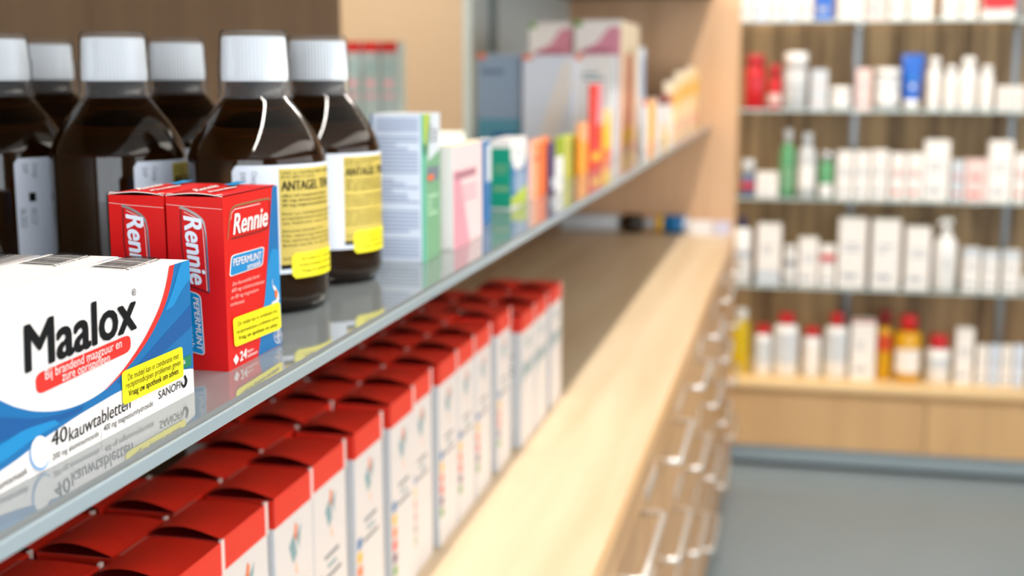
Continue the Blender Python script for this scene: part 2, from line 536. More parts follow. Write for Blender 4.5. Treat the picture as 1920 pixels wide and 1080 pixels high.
# lighter and darker sweeps printed in the blue
F.poly(Q(smooth_path([(800, 250), (730, 330), (650, 420), (560, 520), (470, 600)], 4) + smooth_path([(500, 600), (600, 530), (700, 440), (800, 350)], 4)), BLUE2, 2)
F.poly(Q(smooth_path([(800, 90), (735, 110), (700, 220), (665, 310)], 4) + smooth_path([(700, 290), (750, 200), (800, 150)], 4)), SKYB, 2.6)
F.poly(Q(smooth_path([(-100, 760), (0, 740), (120, 745), (230, 730), (340, 690)], 4) + smooth_path([(330, 712), (220, 765), (100, 800), (-60, 860)], 4)), BLUE2, 2.3)
F.poly(Q(smooth_path([(-100, 900), (0, 850), (100, 790), (220, 750)], 4) + smooth_path([(240, 765), (130, 830), (30, 905), (-60, 960)], 4)), SKYB, 2.6)
rin = smooth_path([(688, 80), (676, 175), (648, 282), (598, 392), (548, 475), (488, 558), (425, 627)], 5)
rout = smooth_path([(707, 80), (694, 180), (664, 290), (612, 400), (557, 485), (492, 563), (425, 629)], 5)
F.poly(Q(rin + rout[::-1]), INKRED, 3)
F.text('Maalox', q(104, 556), q(548, 377), q(98, 372), BLACK, 3, 0.034)
F.ribbon(Q([(541 + 8 * math.cos(k * PI / 8), 233 + 13 * math.sin(k * PI / 8)) for k in range(17)]), 0.00035, BLACK, 2)
F.text('R', q(537, 242), q(546, 239), q(537, 228), BLACK, 2)
F.poly(Q(round_quad([(140, 566), (527, 402), (529, 470), (147, 652)], 0.2)), INKRED, 2)
F.text('Bij brandend maagzuur en', q(180, 588), q(490, 455), q(178, 549), WARMW, 4)
F.text('zure oprispingen', q(249, 594), q(442, 513), q(247, 556), WARMW, 4)
F.text('40', q(206, 862), q(270, 832), q(206, 800), BLACK, 3, 0.004)
F.text('kauwtabletten', q(278, 838), q(527, 702), q(278, 780), BLACK, 3)
F.text('200 mg aluminiumoxide', q(211, 914), q(398, 814), q(211, 890), BLACK, 3)
F.ribbon(Q([(407, 832), (408, 788)]), 0.0003, GREYI, 3)
F.text('400 mg magnesiumhydroxide', q(418, 798), q(617, 692), q(418, 774), BLACK, 3)
F.text('SANOFI', q(640, 668), q(728, 622), q(640, 636), BLACK, 3)
F.poly(Q(smooth_path([(748, 566), (757, 590), (750, 614), (738, 622)], 5) + smooth_path([(745, 606), (748, 590), (742, 576)], 5)), BLACK, 3)
F.poly(Q(smooth_path([(734, 590), (738, 606), (746, 612)], 5) + smooth_path([(738, 618), (731, 606)], 4)), BLACK, 3)
F.text('Muntsmaak', q(-30, 1045), q(109, 966), q(-30, 1015), BLACK, 3)
F.poly(Q([(730, 503), (772, 484), (772, 530), (730, 548)]), GREENI, 3)
F.text('ik', q(738, 527), q(749, 522), q(738, 508), WARMW, 4, 0.01)
F.poly(Q([(158 + 41 * math.cos(t * PI / 16), 888 + 68 * math.sin(t * PI / 16)) for t in range(32)]), mat('pale_blue_ink', (130, 176, 224), 0.4), 3)
F.poly(Q([(160 + 38 * math.cos(t * PI / 16), 879 + 65 * math.sin(t * PI / 16)) for t in range(32)]), WHITE, 4)
# braille dots pressed into the board
for bx, by in ((12, 474), (31, 458), (51, 446), (8, 543), (98, 424), (148, 412), (178, 398), (225, 372), (255, 430), (152, 488), (120, 440)):
    c = m_at(*q(bx, by))
    mb.add([c + Vector((0.0002 + 0.0004 * (1 - k), 0.0007 * k * math.cos(a * PI / 4), 0.0007 * k * math.sin(a * PI / 4))) for k in (1.0, 0.5) for a in range(8)],
           [(a, (a + 1) % 8, 8 + (a + 1) % 8, 8 + a) for a in range(8)] + [tuple(range(8, 16))], WHITE, True)
# bar code on the top
ZT = ZS + MH
T = Face(mb, lambda u, v: on_z(u, v, ZT), (0, 0, 1))
A, B_, C_, D_ = [Vector((x / 5.053, 430 + y / 5.053)) for x, y in ((850, 360), (1170, 381), (1520, 266), (1240, 245))]
t = 0.0; rb = random.Random(3)
while t < 0.97:
    wd = rb.choice((0.012, 0.012, 0.024, 0.04)); t2 = min(1, t + wd)
    T.poly([tuple(A.lerp(D_, t)), tuple(B_.lerp(C_, t)), tuple(B_.lerp(C_, t2)), tuple(A.lerp(D_, t2))], BLACK, 1)
    t = t2 + rb.choice((0.012, 0.02, 0.03))
b0 = B_.lerp(C_, 0.02) + Vector((7, 2.0)); b1 = B_.lerp(C_, 0.98) + Vector((7, 2.0))
T.text('8 711218 262693', tuple(b0), tuple(b1), tuple(b0 + Vector((-6, -1.2))), BLACK, 1)
mb.build('carton_body', mx_, 0.0006)
warn_sticker(lambda m: Face(m, m_at, (1, 0, 0)), mx_, Q([(489, 556), (735, 451), (740, 574), (494, 692)]),
             [(q(513, 592), q(720, 500), q(512, 566)), (q(505, 625), q(727, 527), q(504, 599)), (q(516, 657), q(718, 562), q(515, 630))])
for i, (dx, dy, lab) in enumerate(((-0.0425, 0.003, 'white and blue antacid tablet carton, middle of its three'),
                                   (-0.085, -0.002, 'white and blue antacid tablet carton, rearmost of its three, beside the dark bottles'))):
    c = copy_tree(mx_); c.location.x += dx; c.location.y += dy; c['label'] = lab

# ------------------------------------------------------------------ red chewing tablet carton (two alike side by side)
XR = -0.313; YR = 0.6624; RW = 0.0345; RL = 0.0775; RH = 0.1
rn = thing('tablet_carton', (XR - RW / 2, YR + RL / 2, ZS), 'red peppermint tablet carton with yellow sticker, in front of the amber bottle', 'carton', 'red peppermint tablet cartons')
mb = MB()
mb.box((XR - RW, YR, ZS), (XR, YR + RL, ZS + RH), RED, {'+y': BLUE, '+z': DKRED})


def r_at(u, v):
    p = on_x(u, v, XR); p.y = min(max(p.y, YR), YR + RL); p.z = min(max(p.z, ZS + 0.0002), ZS + RH); return p


F = Face(mb, r_at, (1, 0, 0))
zz = lambda x, y: (300 + x / 5.4, 320 + y / 5.4)
ww = lambda x, y: (400 + x / 4.906, 500 + y / 4.906)
F.poly([(509.5, 340), (530, 340), (540, 660), (530, 680), (484.5, 690), (484.6, 677), (490, 620), (496, 566), (502, 480), (507, 400)], BLUE, 1)
F.poly(smooth_path([zz(1110, 840), zz(1150, 790), zz(1240, 830)], 5) + smooth_path([(535, 590), (515, 596), (492, 600), (496, 560), (501, 500)], 5), SKYB, 2)
F.ribbon(smooth_path([ww(540, 115), ww(542, 170), ww(570, 215), ww(592, 265), ww(580, 320), ww(535, 350)], 6), [0.0006] * 8 + [0.0022] * 12 + [0.0032] * 11, WARMW, 3)
F.ellipse(ww(572, 250), 2.6, 8, ORANGE, 4)
F.ribbon(smooth_path([zz(683, 695), zz(690, 600), zz(700, 480), zz(712, 410), zz(745, 365), zz(800, 345), zz(940, 312), zz(1060, 287), zz(1100, 284), zz(1108, 300)], 5), 0.0011, mat('brass_foil', (206, 178, 130), 0.3, metal=0.8), 2)
F.ribbon([zz(x, y) for x, y in ((712, 500), (722, 430), (750, 392), (900, 358), (1010, 333))], 0.0004, WARMW, 2)
F.ribbon(smooth_path([zz(1106, 300), zz(1108, 420), zz(1100, 540), zz(1070, 585), zz(960, 625), zz(720, 692)], 5), 0.0009, DKRED, 2)
F.text('Rennie', zz(738, 645), zz(1078, 552), zz(755, 440), WARMW, 3, 0.03)
F.poly(round_quad([zz(716, 858), zz(1052, 765), zz(1035, 962), zz(697, 1080)], 0.08), WARMW, 2)
F.poly(round_quad([zz(726, 866), zz(1043, 776), zz(1027, 955), zz(707, 1066)], 0.08), SKYB, 3)
F.text('PEPERMUNT', zz(736, 968), zz(1020, 888), zz(736, 892), WARMW, 4, 0.014)
F.text('smaak', zz(876, 998), zz(1014, 950), zz(878, 940), WARMW, 4, 0.014)
for s_, b0, b1, tp in (('Een kauwtablet bevat', (173, 180), (420, 98), (180, 142)), ('680 mg calciumcarbonaat', (163, 240), (466, 148), (170, 202)),
                       ('en 80 mg magnesium-', (158, 304), (415, 224), (165, 266)), ('carbonaat.', (152, 368), (284, 328), (159, 330))):
    F.text(s_, ww(*b0), ww(*b1), ww(*tp), mat('pale_pink_ink', (240, 180, 170), 0.4), 2)
F.poly([ww(181, 858), ww(208, 805), ww(233, 846), ww(206, 906)], WARMW, 2)
F.text('24', ww(243, 872), ww(302, 838), ww(243, 785), WARMW, 2, 0.03)
F.text('kauw-', ww(309, 794), ww(370, 765), ww(309, 764), WARMW, 2, 0.01)
F.text('tabletten', ww(309, 838), ww(403, 792), ww(309, 808), WARMW, 2, 0.01)
F.ribbon([(520.6 + 7.4 * math.cos(k * PI / 16), 630.4 + 12.6 * math.sin(k * PI / 16)) for k in range(33)], 0.0005, WARMW, 2)
F.text('BAYER', (515.3, 634.5), (526.3, 630), (515.3, 629), WARMW, 2, 0.01)
F.text('BAYER', (518.6, 620.5), (519.6, 641), (523, 619.5), WARMW, 2, 0.01)
G = Face(mb, lambda u, v: on_y(u, v, YR), (0, -1, 0))
cc = lambda x, y: (180 + x / 2.571, 300 + y / 2.571)
G.ribbon(smooth_path([cc(402, 226), cc(440, 240), cc(480, 262), cc(512, 290), cc(526, 330), cc(533, 400), cc(540, 520), cc(546, 638)], 5), [0.0016] * 18 + [0.0011] * 18, SILVER, 2)
G.ribbon([cc(x, y) for x, y in ((424, 250), (478, 276), (505, 300), (516, 340), (528, 500), (537, 632))], 0.0003, WARMW, 2)
G.ribbon([cc(408, 240), cc(412, 400), cc(440, 596), cc(470, 612), cc(546, 640)], 0.0009, DKRED, 2)
G.text('Rennie', cc(424, 272), cc(456, 592), cc(507, 288), LABELW, 3, 0.03)
G.poly(round_quad([cc(395, 610), cc(506, 648), cc(527, 944), cc(420, 915)], 0.1), WARMW, 2)
G.poly(round_quad([cc(398, 614), cc(502, 652), cc(523, 938), cc(424, 910)], 0.1), SKYB, 3)
G.text('PEPERMUNT', cc(470, 660), cc(491, 914), cc(497, 668), WARMW, 4, 0.014)
G.text('smaak', cc(447, 776), cc(456, 902), cc(470, 780), WARMW, 4, 0.014)
G.ribbon([zz(64, 340), zz(300, 365), zz(628, 392)], 0.00025, EDGEW, 2)
mb.build('carton_body', rn, 0.0005)
# the tuck flap: a slightly bowed sheet with its raw white edge
fl = MB(); nx, ny = 12, 10; V = []
for j in range(ny + 1):
    for i in range(nx + 1):
        a = i / nx; b_ = j / ny
        V.append((XR - RW * (1 - a), YR + RL * b_, ZS + RH + 0.0006 + 0.0016 * math.sin(PI * a) * (1 - b_) ** 2 + 0.001 * math.sin(PI * b_) * math.sin(PI * a)))
fl.add(V, [(j * (nx + 1) + i, j * (nx + 1) + i + 1, (j + 1) * (nx + 1) + i + 1, (j + 1) * (nx + 1) + i) for j in range(ny) for i in range(nx)], RED, True)
V2 = []
for i in range(nx + 1):
    p = V[i]; V2 += [p, (p[0], p[1] - 0.0001, p[2] - 0.0005)]
fl.add(V2, [(2 * i + 1, 2 * i + 3, 2 * i + 2, 2 * i) for i in range(nx)], EDGEW)
TT = Face(fl, lambda u, v: on_z(u, v, ZS + RH + 0.0026), (0, 0, 1))
TT.poly([zz(640, 142), zz(780, 108), zz(884, 110), zz(740, 150)], SKYB, 0)
TT.text('Rennie', zz(375, 212), zz(600, 160), zz(330, 190), WARMW, 0, 0.02)
TT.text('24 kauwtabletten', zz(500, 222), zz(780, 166), zz(480, 208), WARMW, 0, 0.02)
for (ax, ay) in ((XR - 0.002, YR + 0.001), (XR - RW + 0.002, YR + 0.001)):      # worn corners
    fl.add([(ax + 0.0022 * math.cos(k * PI / 3 + 0.3), ay + 0.0016 * math.sin(k * PI / 3 + 0.3), ZS + RH + 0.0012 + 0.0003 * (k % 2)) for k in range(6)], [tuple(range(6))], EDGEW)
fl.build('tuck_flap', rn)
warn_sticker(lambda m: Face(m, r_at, (1, 0, 0)), rn, [ww(171, 476), ww(605, 320), ww(617, 566), ww(188, 742)],
             [(ww(216, 548), ww(580, 418), ww(213, 508)), (ww(203, 622), ww(590, 478), ww(201, 584)), (ww(222, 676), ww(582, 545), ww(219, 636))])
c = copy_tree(rn); c.location.x -= 0.0362; c.location.y += 0.0008
c['label'] = 'red peppermint tablet carton behind its twin, standing against the dark bottles'

# ------------------------------------------------------------------ amber bottles with ribbed white caps under clear dosing cups
RINGM = mat('amber_glow_paint', (255, 190, 84), 0.5)  # painted amber glow lines at the liquid level and on the shoulder
zl = lambda v: on_y(530, v, 0.825).z - ZS        # heights on the near side of the front bottle
BR = 0.0495


def bottle_proto():
    t = thing('amber_bottle', (0, 0, ZS), '', 'bottle', 'amber medicine bottles on the glossy shelf')
    prof = [(0.036, 0), (0.043, 0.0015), (0.0475, 0.006), (BR, 0.013), (BR, 0.108)]
    n = 16
    for k in range(1, n + 1):                            # round shoulder running into a straight cone
        a = k / n
        z = 0.108 + 0.044 * a
        r = BR - (BR - 0.0225) * (a ** 1.45)
        prof.append((r, z))
    prof += [(0.0212, 0.154), (0.0212, 0.168)]
    MB().lathe(0, 0, [(r, ZS + z) for r, z in prof], AMBER, 64).build('bottle_body', t)
    lt = zl(300)
    lp = [(0.034, 0.003), (0.0455, 0.009), (0.0472, 0.014), (0.0472, lt)]
    MB().lathe(0, 0, [(r, ZS + z) for r, z in lp], LIQUID, 48).lathe(0, 0, [(0.0474, ZS + lt - 0.0012), (0.0478, ZS + lt), (0.0474, ZS + lt + 0.0012)], RINGM, 48, False)\
        .lathe(0, 0, [(0.0418, ZS + 0.1250), (0.0419, ZS + 0.1257), (0.0415, ZS + 0.1264)], RINGM, 48, False).build('medicine', t)
    # label: sheet wrapped round the bottle, angles in degrees (0 = towards the aisle)
    mb = MB(); R = BR + 0.0003
    z0, z1 = zl(517), zl(311)

    def cyl(a, z, k=0):
        a = math.radians(a); rr = R + 0.00015 * k
        return (rr * math.cos(a), rr * math.sin(a), ZS + z)

    def patch(a0, a1, zb, zt, m, k=0, rnd=0.0):
        n = max(2, int(abs(a1 - a0) / 3)); V = []
        for i in range(n + 1):
            a = a0 + (a1 - a0) * i / n
            e_ = min(abs(a - a0), abs(a1 - a)) / 57.3 * R
            ins = 0 if e_ >= rnd or not rnd else rnd - math.sqrt(max(0, rnd * rnd - (rnd - e_) ** 2))
            V += [cyl(a, zb + ins, k), cyl(a, zt - ins, k)]
        mb.add(V, [(2 * i, 2 * i + 2, 2 * i + 3, 2 * i + 1) for i in range(n)], m, True)

    def ctext(s_, a0, a1, zb, zt, m, k=2, bold=0.0, vert=False):
        V, Fc = glyphs(s_)
        if bold:
            for sg in (-1, 1):
                mb.add([cyl(a0 + (a1 - a0) * x + sg * bold * math.degrees(zt - zb) / R * 1.6, zb + (zt - zb) * y, k) for x, y in V], Fc, m)
        if vert:      # reading downwards: along -z, glyph tops towards +angle
            P = [cyl(a0 + (a1 - a0) * y, zt + (zb - zt) * x, k) for x, y in V]
        else:
            P = [cyl(a0 + (a1 - a0) * x, zb + (zt - zb) * y, k) for x, y in V]
        mb.add(P, Fc, m)
    patch(-87, 66, z0, z1, LABELW, 0, 0.004)
    patch(-50, 27, zl(508), zl(318), LABELY, 1)
    patch(-50, 27, zl(508), zl(500), BLACK, 2)
    rows = [('UAD en VOORSCHRIFT apotheek', 329, 5, -48, 15, 0.01), ('RVG 00217 U.A.D.', 337, 5, -48, -14, 0.01), ('ANTAGEL TEVA', 360, 18, -48, 12, 0.03),
            ('elke ml suspensie bevat', 372, 5, -48, 4, 0.03), ('40 mg aluminiumoxide en', 381, 5, -48, 6, 0.03), ('20 mg magnesiumhydroxide', 390, 5, -48, 8, 0.03),
            ('Bevat o.a. methylparahydroxybenzoaat', 406, 5, -48, 20, 0), ('propylparahydroxybenzoaat en', 415, 5, -48, 18, 0), ('zie bijsluiter voor meer', 424, 5, -48, 10, 0),
            ('Bewaren beneden 25 C.', 439, 5, -48, -2, 0), ('Na opening bewaren bij', 448, 5, -48, 16, 0), ('Na opening beperkt houdbaar', 457, 5, -48, 17, 0),
            ('Buiten bereik en zicht houden', 466, 5, -48, 18, 0), ('Schudden voor gebruik', 491, 5, -48, -6, 0)]
    for s_, v, hh, a0, a1, bo in rows:
        zb = zl(v); ctext(s_, a0, a1, zb, zb + hh * (zl(400) - zl(401)), BLACK, 2, bo)
    ctext('Charge', -71, -67, zl(352), zl(322), GREYI, 2, 0, True)
    ctext('EXP', -80, -76, zl(342), zl(324), GREYI, 2, 0, True)
    patch(-76, -70, zl(400), zl(382), BLACK, 2)
    ctext('09CC37', -75, -70, zl(448), zl(414), GREYI, 2, 0, True)
    ctext('06.2023', -84, -79, zl(452), zl(414), GREYI, 2, 0, True)
    mb.build('paper_label', t)
    mb = MB()
    patch(-41, 30, zl(527), zl(479), YELL, 4, 0.003)
    for i, (v, a1) in enumerate(((494, 18), (505, 22), (517, 20))):
        ctext(WARN[i], -32 if i != 1 else -35, a1, zl(v), zl(v - 6), BLACK, 5, 0.0 if i < 2 else 0.015)
    o = mb.build('warning_sticker', t); o['label'] = 'bright yellow warning sticker'
    # cap and dosing cup
    m = MB()
    m.lathe(0, 0, [(0.0232, ZS + 0.163), (0.0236, ZS + 0.166), (0.0225, ZS + 0.193), (0.0212, ZS + 0.1945)], CAPW, 110, True, -0.05, False)
    cp = m.build('ribbed_cap', t); cp['label'] = 'white ribbed screw cap'
    m = MB()
    m.lathe(0, 0, [(0.0268, ZS + 0.1510), (0.0268, ZS + 0.1535), (0.0255, ZS + 0.1545), (0.0258, ZS + 0.178), (0.0248, ZS + 0.1795), (0.0238, ZS + 0.1965), (0.0225, ZS + 0.1985), (0.0, ZS + 0.1985)], CUP, 64, False)
    cu = m.build('dosing_cup', t); cu['label'] = 'clear plastic dosing cup over the cap'
    return t


bt = bottle_proto()
SPOTS = [(-0.382, 0.869, 0, 'amber bottle with yellow label directly behind the red tablet cartons'),
         (-0.384, 1.000, 2, 'amber bottle with yellow label standing beside the tall green leaflet carton'),
         (-0.497, 0.877, 38, 'big dark amber bottle in the front row, behind the rear red tablet carton'),
         (-0.604, 0.890, 40, 'dark amber bottle cut off by the photo edge, its white label turned to view'),
         (-0.532, 1.045, 16, 'dark amber bottle in the back row, its cap between the two big front caps'),
         (-0.675, 1.070, 30, 'dark amber bottle in the back row whose cap shows beside the cut-off bottle')]
for i, (x, y, rz, lab) in enumerate(SPOTS):
    o = bt if i == 0 else copy_tree(bt)
    o.location = (x, y, ZS); o.rotation_euler.z = math.radians(rz); o['label'] = lab

# ------------------------------------------------------------------ other cartons standing along the glossy shelf
def px_box(cu, cv, lu, ru, tv, z=ZS):
    """footprint and height of an upright carton from its near upright edge (cu, cv..tv) and the outer edges of its two seen sides"""
    c = on_z(cu, cv, z)
    x0 = on_y(lu, cv, c.y).x; y1 = on_x(ru, cv, c.x).y; zt = on_y(cu, tv, c.y).z
    return x0, c.x, c.y, y1, zt


def carton(name, dims, label, m, faces=None, group=None, art=None, z=ZS, rot=0.0, flap=None):
    """carton: body with its printing, and the top closing flap as its own sheet"""
    x0, x1, y0, y1, zt = dims
    t = thing(name, ((x0 + x1) / 2, (y0 + y1) / 2, z), label, 'carton', group)
    mb = MB(); mb.box((x0, y0, z), (x1, y1, zt - 0.0012), m, faces)
    hx = x1 - x0; hy = y1 - y0; hz = zt - z
    if art:
        FX = Face(mb, lambda a, b: Vector((x1, y0 + a * hy, z + b * hz)), (1, 0, 0))        # a along the shelf, b upwards
        FY = Face(mb, lambda a, b: Vector((x0 + a * hx, y0, z + b * hz)), (0, -1, 0))
        art(FX, FY)
    mb.build('carton_body', t, 0.0006)
    f = MB(); k = min(hx, hy) * 0.04
    f.box((x0 + k * .3, y0 + k * .3, zt - 0.0012), (x1 - k * .3, y1 - k * .3, zt), flap or (faces or {}).get('+z', m))
    f.build('top_flap', t, 0.0004)
    t.rotation_euler.z = rot
    return t


def rect(F, a0, b0, a1, b1, m, l=1):
    F.poly([(a0, b0), (a1, b0), (a1, b1), (a0, b1)], m, l)


def para(F, a0, b0, a1, b1, n, m, l=2, seed=1):
    """lines of small print, too small to read"""
    r = random.Random(seed); h = (b1 - b0) / n
    for i in range(n):
        e = a1 if r.random() < 0.7 else a0 + (a1 - a0) * r.uniform(0.35, 0.85)
        rect(F, a0, b0 + h * (i + 0.25), e, b0 + h * (i + 0.72), m, l)


PALEB = mat('pale_blue_card', (220, 230, 246), 0.45)
INKB = mat('blue_grey_print', (150, 164, 196), 0.5)
MINT = mat('mint_green_card', (116, 166, 126), 0.4)
MINT2 = mat('bright_mint_card', (104, 194, 164), 0.4)
PINK = mat('pale_pink_card', (240, 206, 206), 0.4)
PINK2 = mat('rose_card', (226, 150, 164), 0.4)
ROSE = mat('mauve_pink_card', (214, 140, 160), 0.4)
TEALG = mat('teal_green_card', (0, 150, 122), 0.4)
ORC = mat('orange_card', (250, 120, 56), 0.4)
ORP = mat('light_orange_card', (250, 176, 130), 0.4)
DPUR = mat('dark_purple_card', (74, 60, 104), 0.4)
LIMEC = mat('lime_card', (178, 196, 60), 0.4)
YEL2 = mat('golden_yellow_card', (250, 196, 20), 0.4)
AMB2 = mat('amber_yellow_card', (250, 160, 40), 0.4)
REDC = mat('bright_red_card', (226, 40, 24), 0.4)
GBLUE = mat('grey_blue_card', (142, 164, 190), 0.4)
TEALB = mat('teal_blue_card', (84, 148, 172), 0.4)
LGREY = mat('light_grey_card', (208, 214, 220), 0.4)
PEACH = mat('peach_card', (250, 214, 150), 0.45)
PEACH2 = mat('salmon_card', (246, 176, 140), 0.45)
CREAMC = mat('cream_card', (250, 230, 196), 0.45)
NAVY = mat('navy_plastic', (26, 26, 84), 0.35)


def art_leaflet(FX, FY):
    rect(FY, 0.0, 0.0, 0.035, 1, BLUE2, 1); rect(FY, 0.95, 0, 1, 1, MINT2, 1)
    for k, (b0, b1, n) in enumerate(((0.88, 0.975, 5), (0.60, 0.86, 10), (0.40, 0.57, 7), (0.20, 0.36, 6), (0.03, 0.17, 6))):
        para(FY, 0.1, b0, 0.9, b1, n, INKB, 2, k + 3)
    rect(FX, 0, 0, 0.10, 0.8, MINT2, 1)
    FX.poly([(0, 1), (0.35, 1), (0.05, 0.72), (0, 0.72)], LIMEC, 1)
    FX.poly([(0.25, 0.68), (1, 0.75), (1, 1), (0.42, 1)], LGREY, 1)
    rect(FX, 0.15, 0.54, 0.9, 0.64, mat('slate_print', (110, 120, 130), 0.5), 2)
    rect(FX, 0.2, 0.55, 0.55, 0.585, ORANGE, 3)
    para(FX, 0.3, 0.80, 0.85, 0.93, 4, GREYI, 2, 9); para(FX, 0.2, 0.30, 0.8, 0.46, 4, mat('pale_green_print', (176, 214, 180), 0.5), 2, 8)


carton('leaflet_carton', px_box(797, 493, 700, 827, 214), 'tall carton with printed blue-white text panel and mint green front side', PALEB, {'+x': MINT, '+y': MINT, '+z': LGREY}, None, art_leaflet)


def art_pink(FX, FY):
    FX.poly([(0, 0), (0.55, 0), (0.2, 0.75), (0, 0.75)], PINK2, 1)
    rect(FX, 0.06, 0.66, 0.78, 0.74, mat('mauve_print', (176, 120, 132), 0.5), 2); para(FX, 0.08, 0.42, 0.8, 0.60, 3, mat('faint_pink_print', (206, 160, 170), 0.5), 2, 4)
    rect(FX, 0.96, 0, 1, 1, WHITE, 1)


carton('pink_carton', px_box(851, 469, 826, 904, 273), 'pale pink carton with white end behind the tall green leaflet carton', PINK, {'-y': WHITE, '+z': CREAMC}, None, art_pink)
carton('blue_carton', px_box(906.5, 424, 893, 921, 262), 'slim white-edged carton with blue side, between pink and green cartons', WHITE, {'+x': BLUE, '-y': BLUE2}, None,
       lambda FX, FY: rect(FX, 0.4, 0.5, 1, 0.93, LGREY, 2))


def art_green(FX, FY):
    rect(FY, 0.0, 0.02, 1, 0.88, TEALG, 1); para(FY, 0.2, 0.50, 0.85, 0.66, 3, MINT, 2, 2); rect(FY, 0.15, 0.26, 0.9, 0.33, MINT, 2)
    rect(FX, 0, 0.05, 1, 0.7, BLUE, 1)
    FX.ellipse((0.5, 0.72), 0.42, 0.20, WHITE, 2); FX.ellipse((0.5, 0.78), 0.2, 0.08, LGREY, 3)
    FX.ellipse((0.55, 0.36), 0.36, 0.2, GBLUE, 2)
    FX.poly([(0, 0.05), (1, 0.0), (1, 0.28), (0, 0.16)], LIMEC, 3)


carton('green_carton', px_box(958, 393, 919, 987, 262), 'teal green and white carton with a round white emblem on its side', WHITE, None, None, art_green)
carton('orange_carton', px_box(996, 376, 989, 1029, 264), 'orange carton next to the teal green one', ORC, {'-y': PINK, '+y': ORC},
       None, lambda FX, FY: (FX.poly([(0, 1), (0.9, 1), (0, 0.86)], ORP, 1), rect(FX, 0, 0, 0.3, 0.86, ORP, 2), rect(FX, 0.15, 0.64, 0.5, 0.72, mat('brown_print', (190, 100, 60), .5), 3)))
carton('purple_carton', px_box(1032.5, 363, 1026, 1041, 268), 'narrow dark purple carton beside the orange one', DPUR, None, None, lambda FX, FY: rect(FX, 0.1, 0.1, 0.7, 0.3, LGREY, 1))
carton('white_carton', px_box(1045, 361, 1039, 1056, 296), 'small plain white carton in front of the lime carton', WHITE, None, None, lambda FX, FY: rect(FX, 0.2, 0.2, 0.8, 0.45, LGREY, 1))
carton('lime_carton', px_box(1058, 336, 1040, 1083, 258), 'lime green carton with a yellow corner', LIMEC, {'+x': mat('olive_lime_card', (196, 196, 96), .4)}, None,
       lambda FX, FY: (FX.poly([(0.45, 0), (1, 0), (1, 0.45), (0.75, 0.42)], YELL, 1), para(FX, .2, .6, .8, .8, 3, LIMEC, 1, 3)))
carton('amber_carton', px_box(1087, 330, 1081, 1102, 232), 'amber orange carton beside the tall red one', AMB2, None, None, lambda FX, FY: FX.poly([(0, 0.7), (1, 0.6), (1, 1), (0, 1)], ORP, 1))
carton('red_carton', px_box(1106, 322, 1102, 1128, 158), 'tall narrow bright red carton', REDC, {'-y': mat('deep_red_card', (206, 30, 26), .4)}, None,
       lambda FX, FY: (FX.poly([(0.5, 0.5), (1, 0.55), (1, 1), (0.7, 1)], PINK2, 1), rect(FX, .2, .1, .8, .2, YEL2, 1)))
carton('yellow_carton', px_box(1130, 302, 1125, 1146, 208), 'golden yellow carton standing behind the tall red one', YEL2, None, None, lambda FX, FY: (rect(FX, 0, 0, 1, .22, ORC, 1), FX.poly([(0, .62), (1, .9), (1, 1), (0, 1)], PEACH, 1)))

# tall cartons at the back of the shelf
def art_tall(kind):
    def f(FX, FY):
        rect(FY, 0.0, 0.955, 0.2, 1, ORANGE, 3)
        if kind == 0:
            rect(FY, 0, 0, 1, 0.36, TEALB, 1); FY.poly([(0, .36), (1, .36), (1, .55), (0, .42)], GBLUE, 2)
            rect(FY, .08, .80, .62, .85, mat('slate_blue_print', (100, 120, 150), .5), 2); rect(FY, .35, .16, .9, .22, BLUE2, 2)
        elif kind == 1:
            FY.poly([(.2, 0), (.55, .0), (1, .7), (1, .95), (.8, .95)], WHITE, 1); FY.poly([(.5, 0), (.75, .02), (.64, .18)], ORP, 2)
            rect(FY, .05, 0, .2, .1, LIMEC, 2)
        else:
            para(FY, .2, .74, .8, .84, 2, TEAL_I, 2, 5); FX.poly([(0.2, 0), (.8, 0), (.6, 1), (.4, 1)], LGREY, 1)
    return f


yT = 2.62
def tall(ul, ur, vt, y, depth):
    a = on_y(ul, vt, y); b_ = on_y(ur, vt, y)
    return (a.x, b_.x - 0.002, y, y + depth, a.z)


GRP = 'tall cartons at the back of the glossy shelf'
carton('tall_carton', tall(895, 977, 101, yT, 0.06), 'tall grey-blue carton with teal lower half in front of the grey panel', GBLUE, {'+z': LGREY}, GRP, art_tall(0))
carton('tall_carton', tall(980, 1076, 103, yT - 0.01, 0.06), 'tall pale white carton with a light sweep, between grey-blue and lettered cartons', PALEB, {'+z': LGREY}, GRP, art_tall(1))
carton('tall_carton', tall(1078, 1150, 103, yT + 0.01, 0.10), 'tall white carton with faint teal lettering behind the bright red one', WHITE, {'+x': LGREY, '+z': WHITE}, GRP, art_tall(2))


def art_pinktop(FX, FY):
    rect(FY, 0.0, 0.955, 0.17, 0.995, LIME, 3)
    FY.poly([(.1, .0), (1, .0), (1, .95), (.75, .95), (.5, .83), (.1, .76)], ROSE, 1)
    para(FY, .18, .74, .8, .80, 1, mat('plum_print', (170, 96, 122), .5), 2, 1)
    FX.poly([(.1, 0), (.9, 0), (.7, .75), (.2, .75)], PEACH2, 1); rect(FX, .1, .8, .9, .97, CREAMC, 1); FX.ellipse((.45, .1), .35, .08, YEL2, 2)


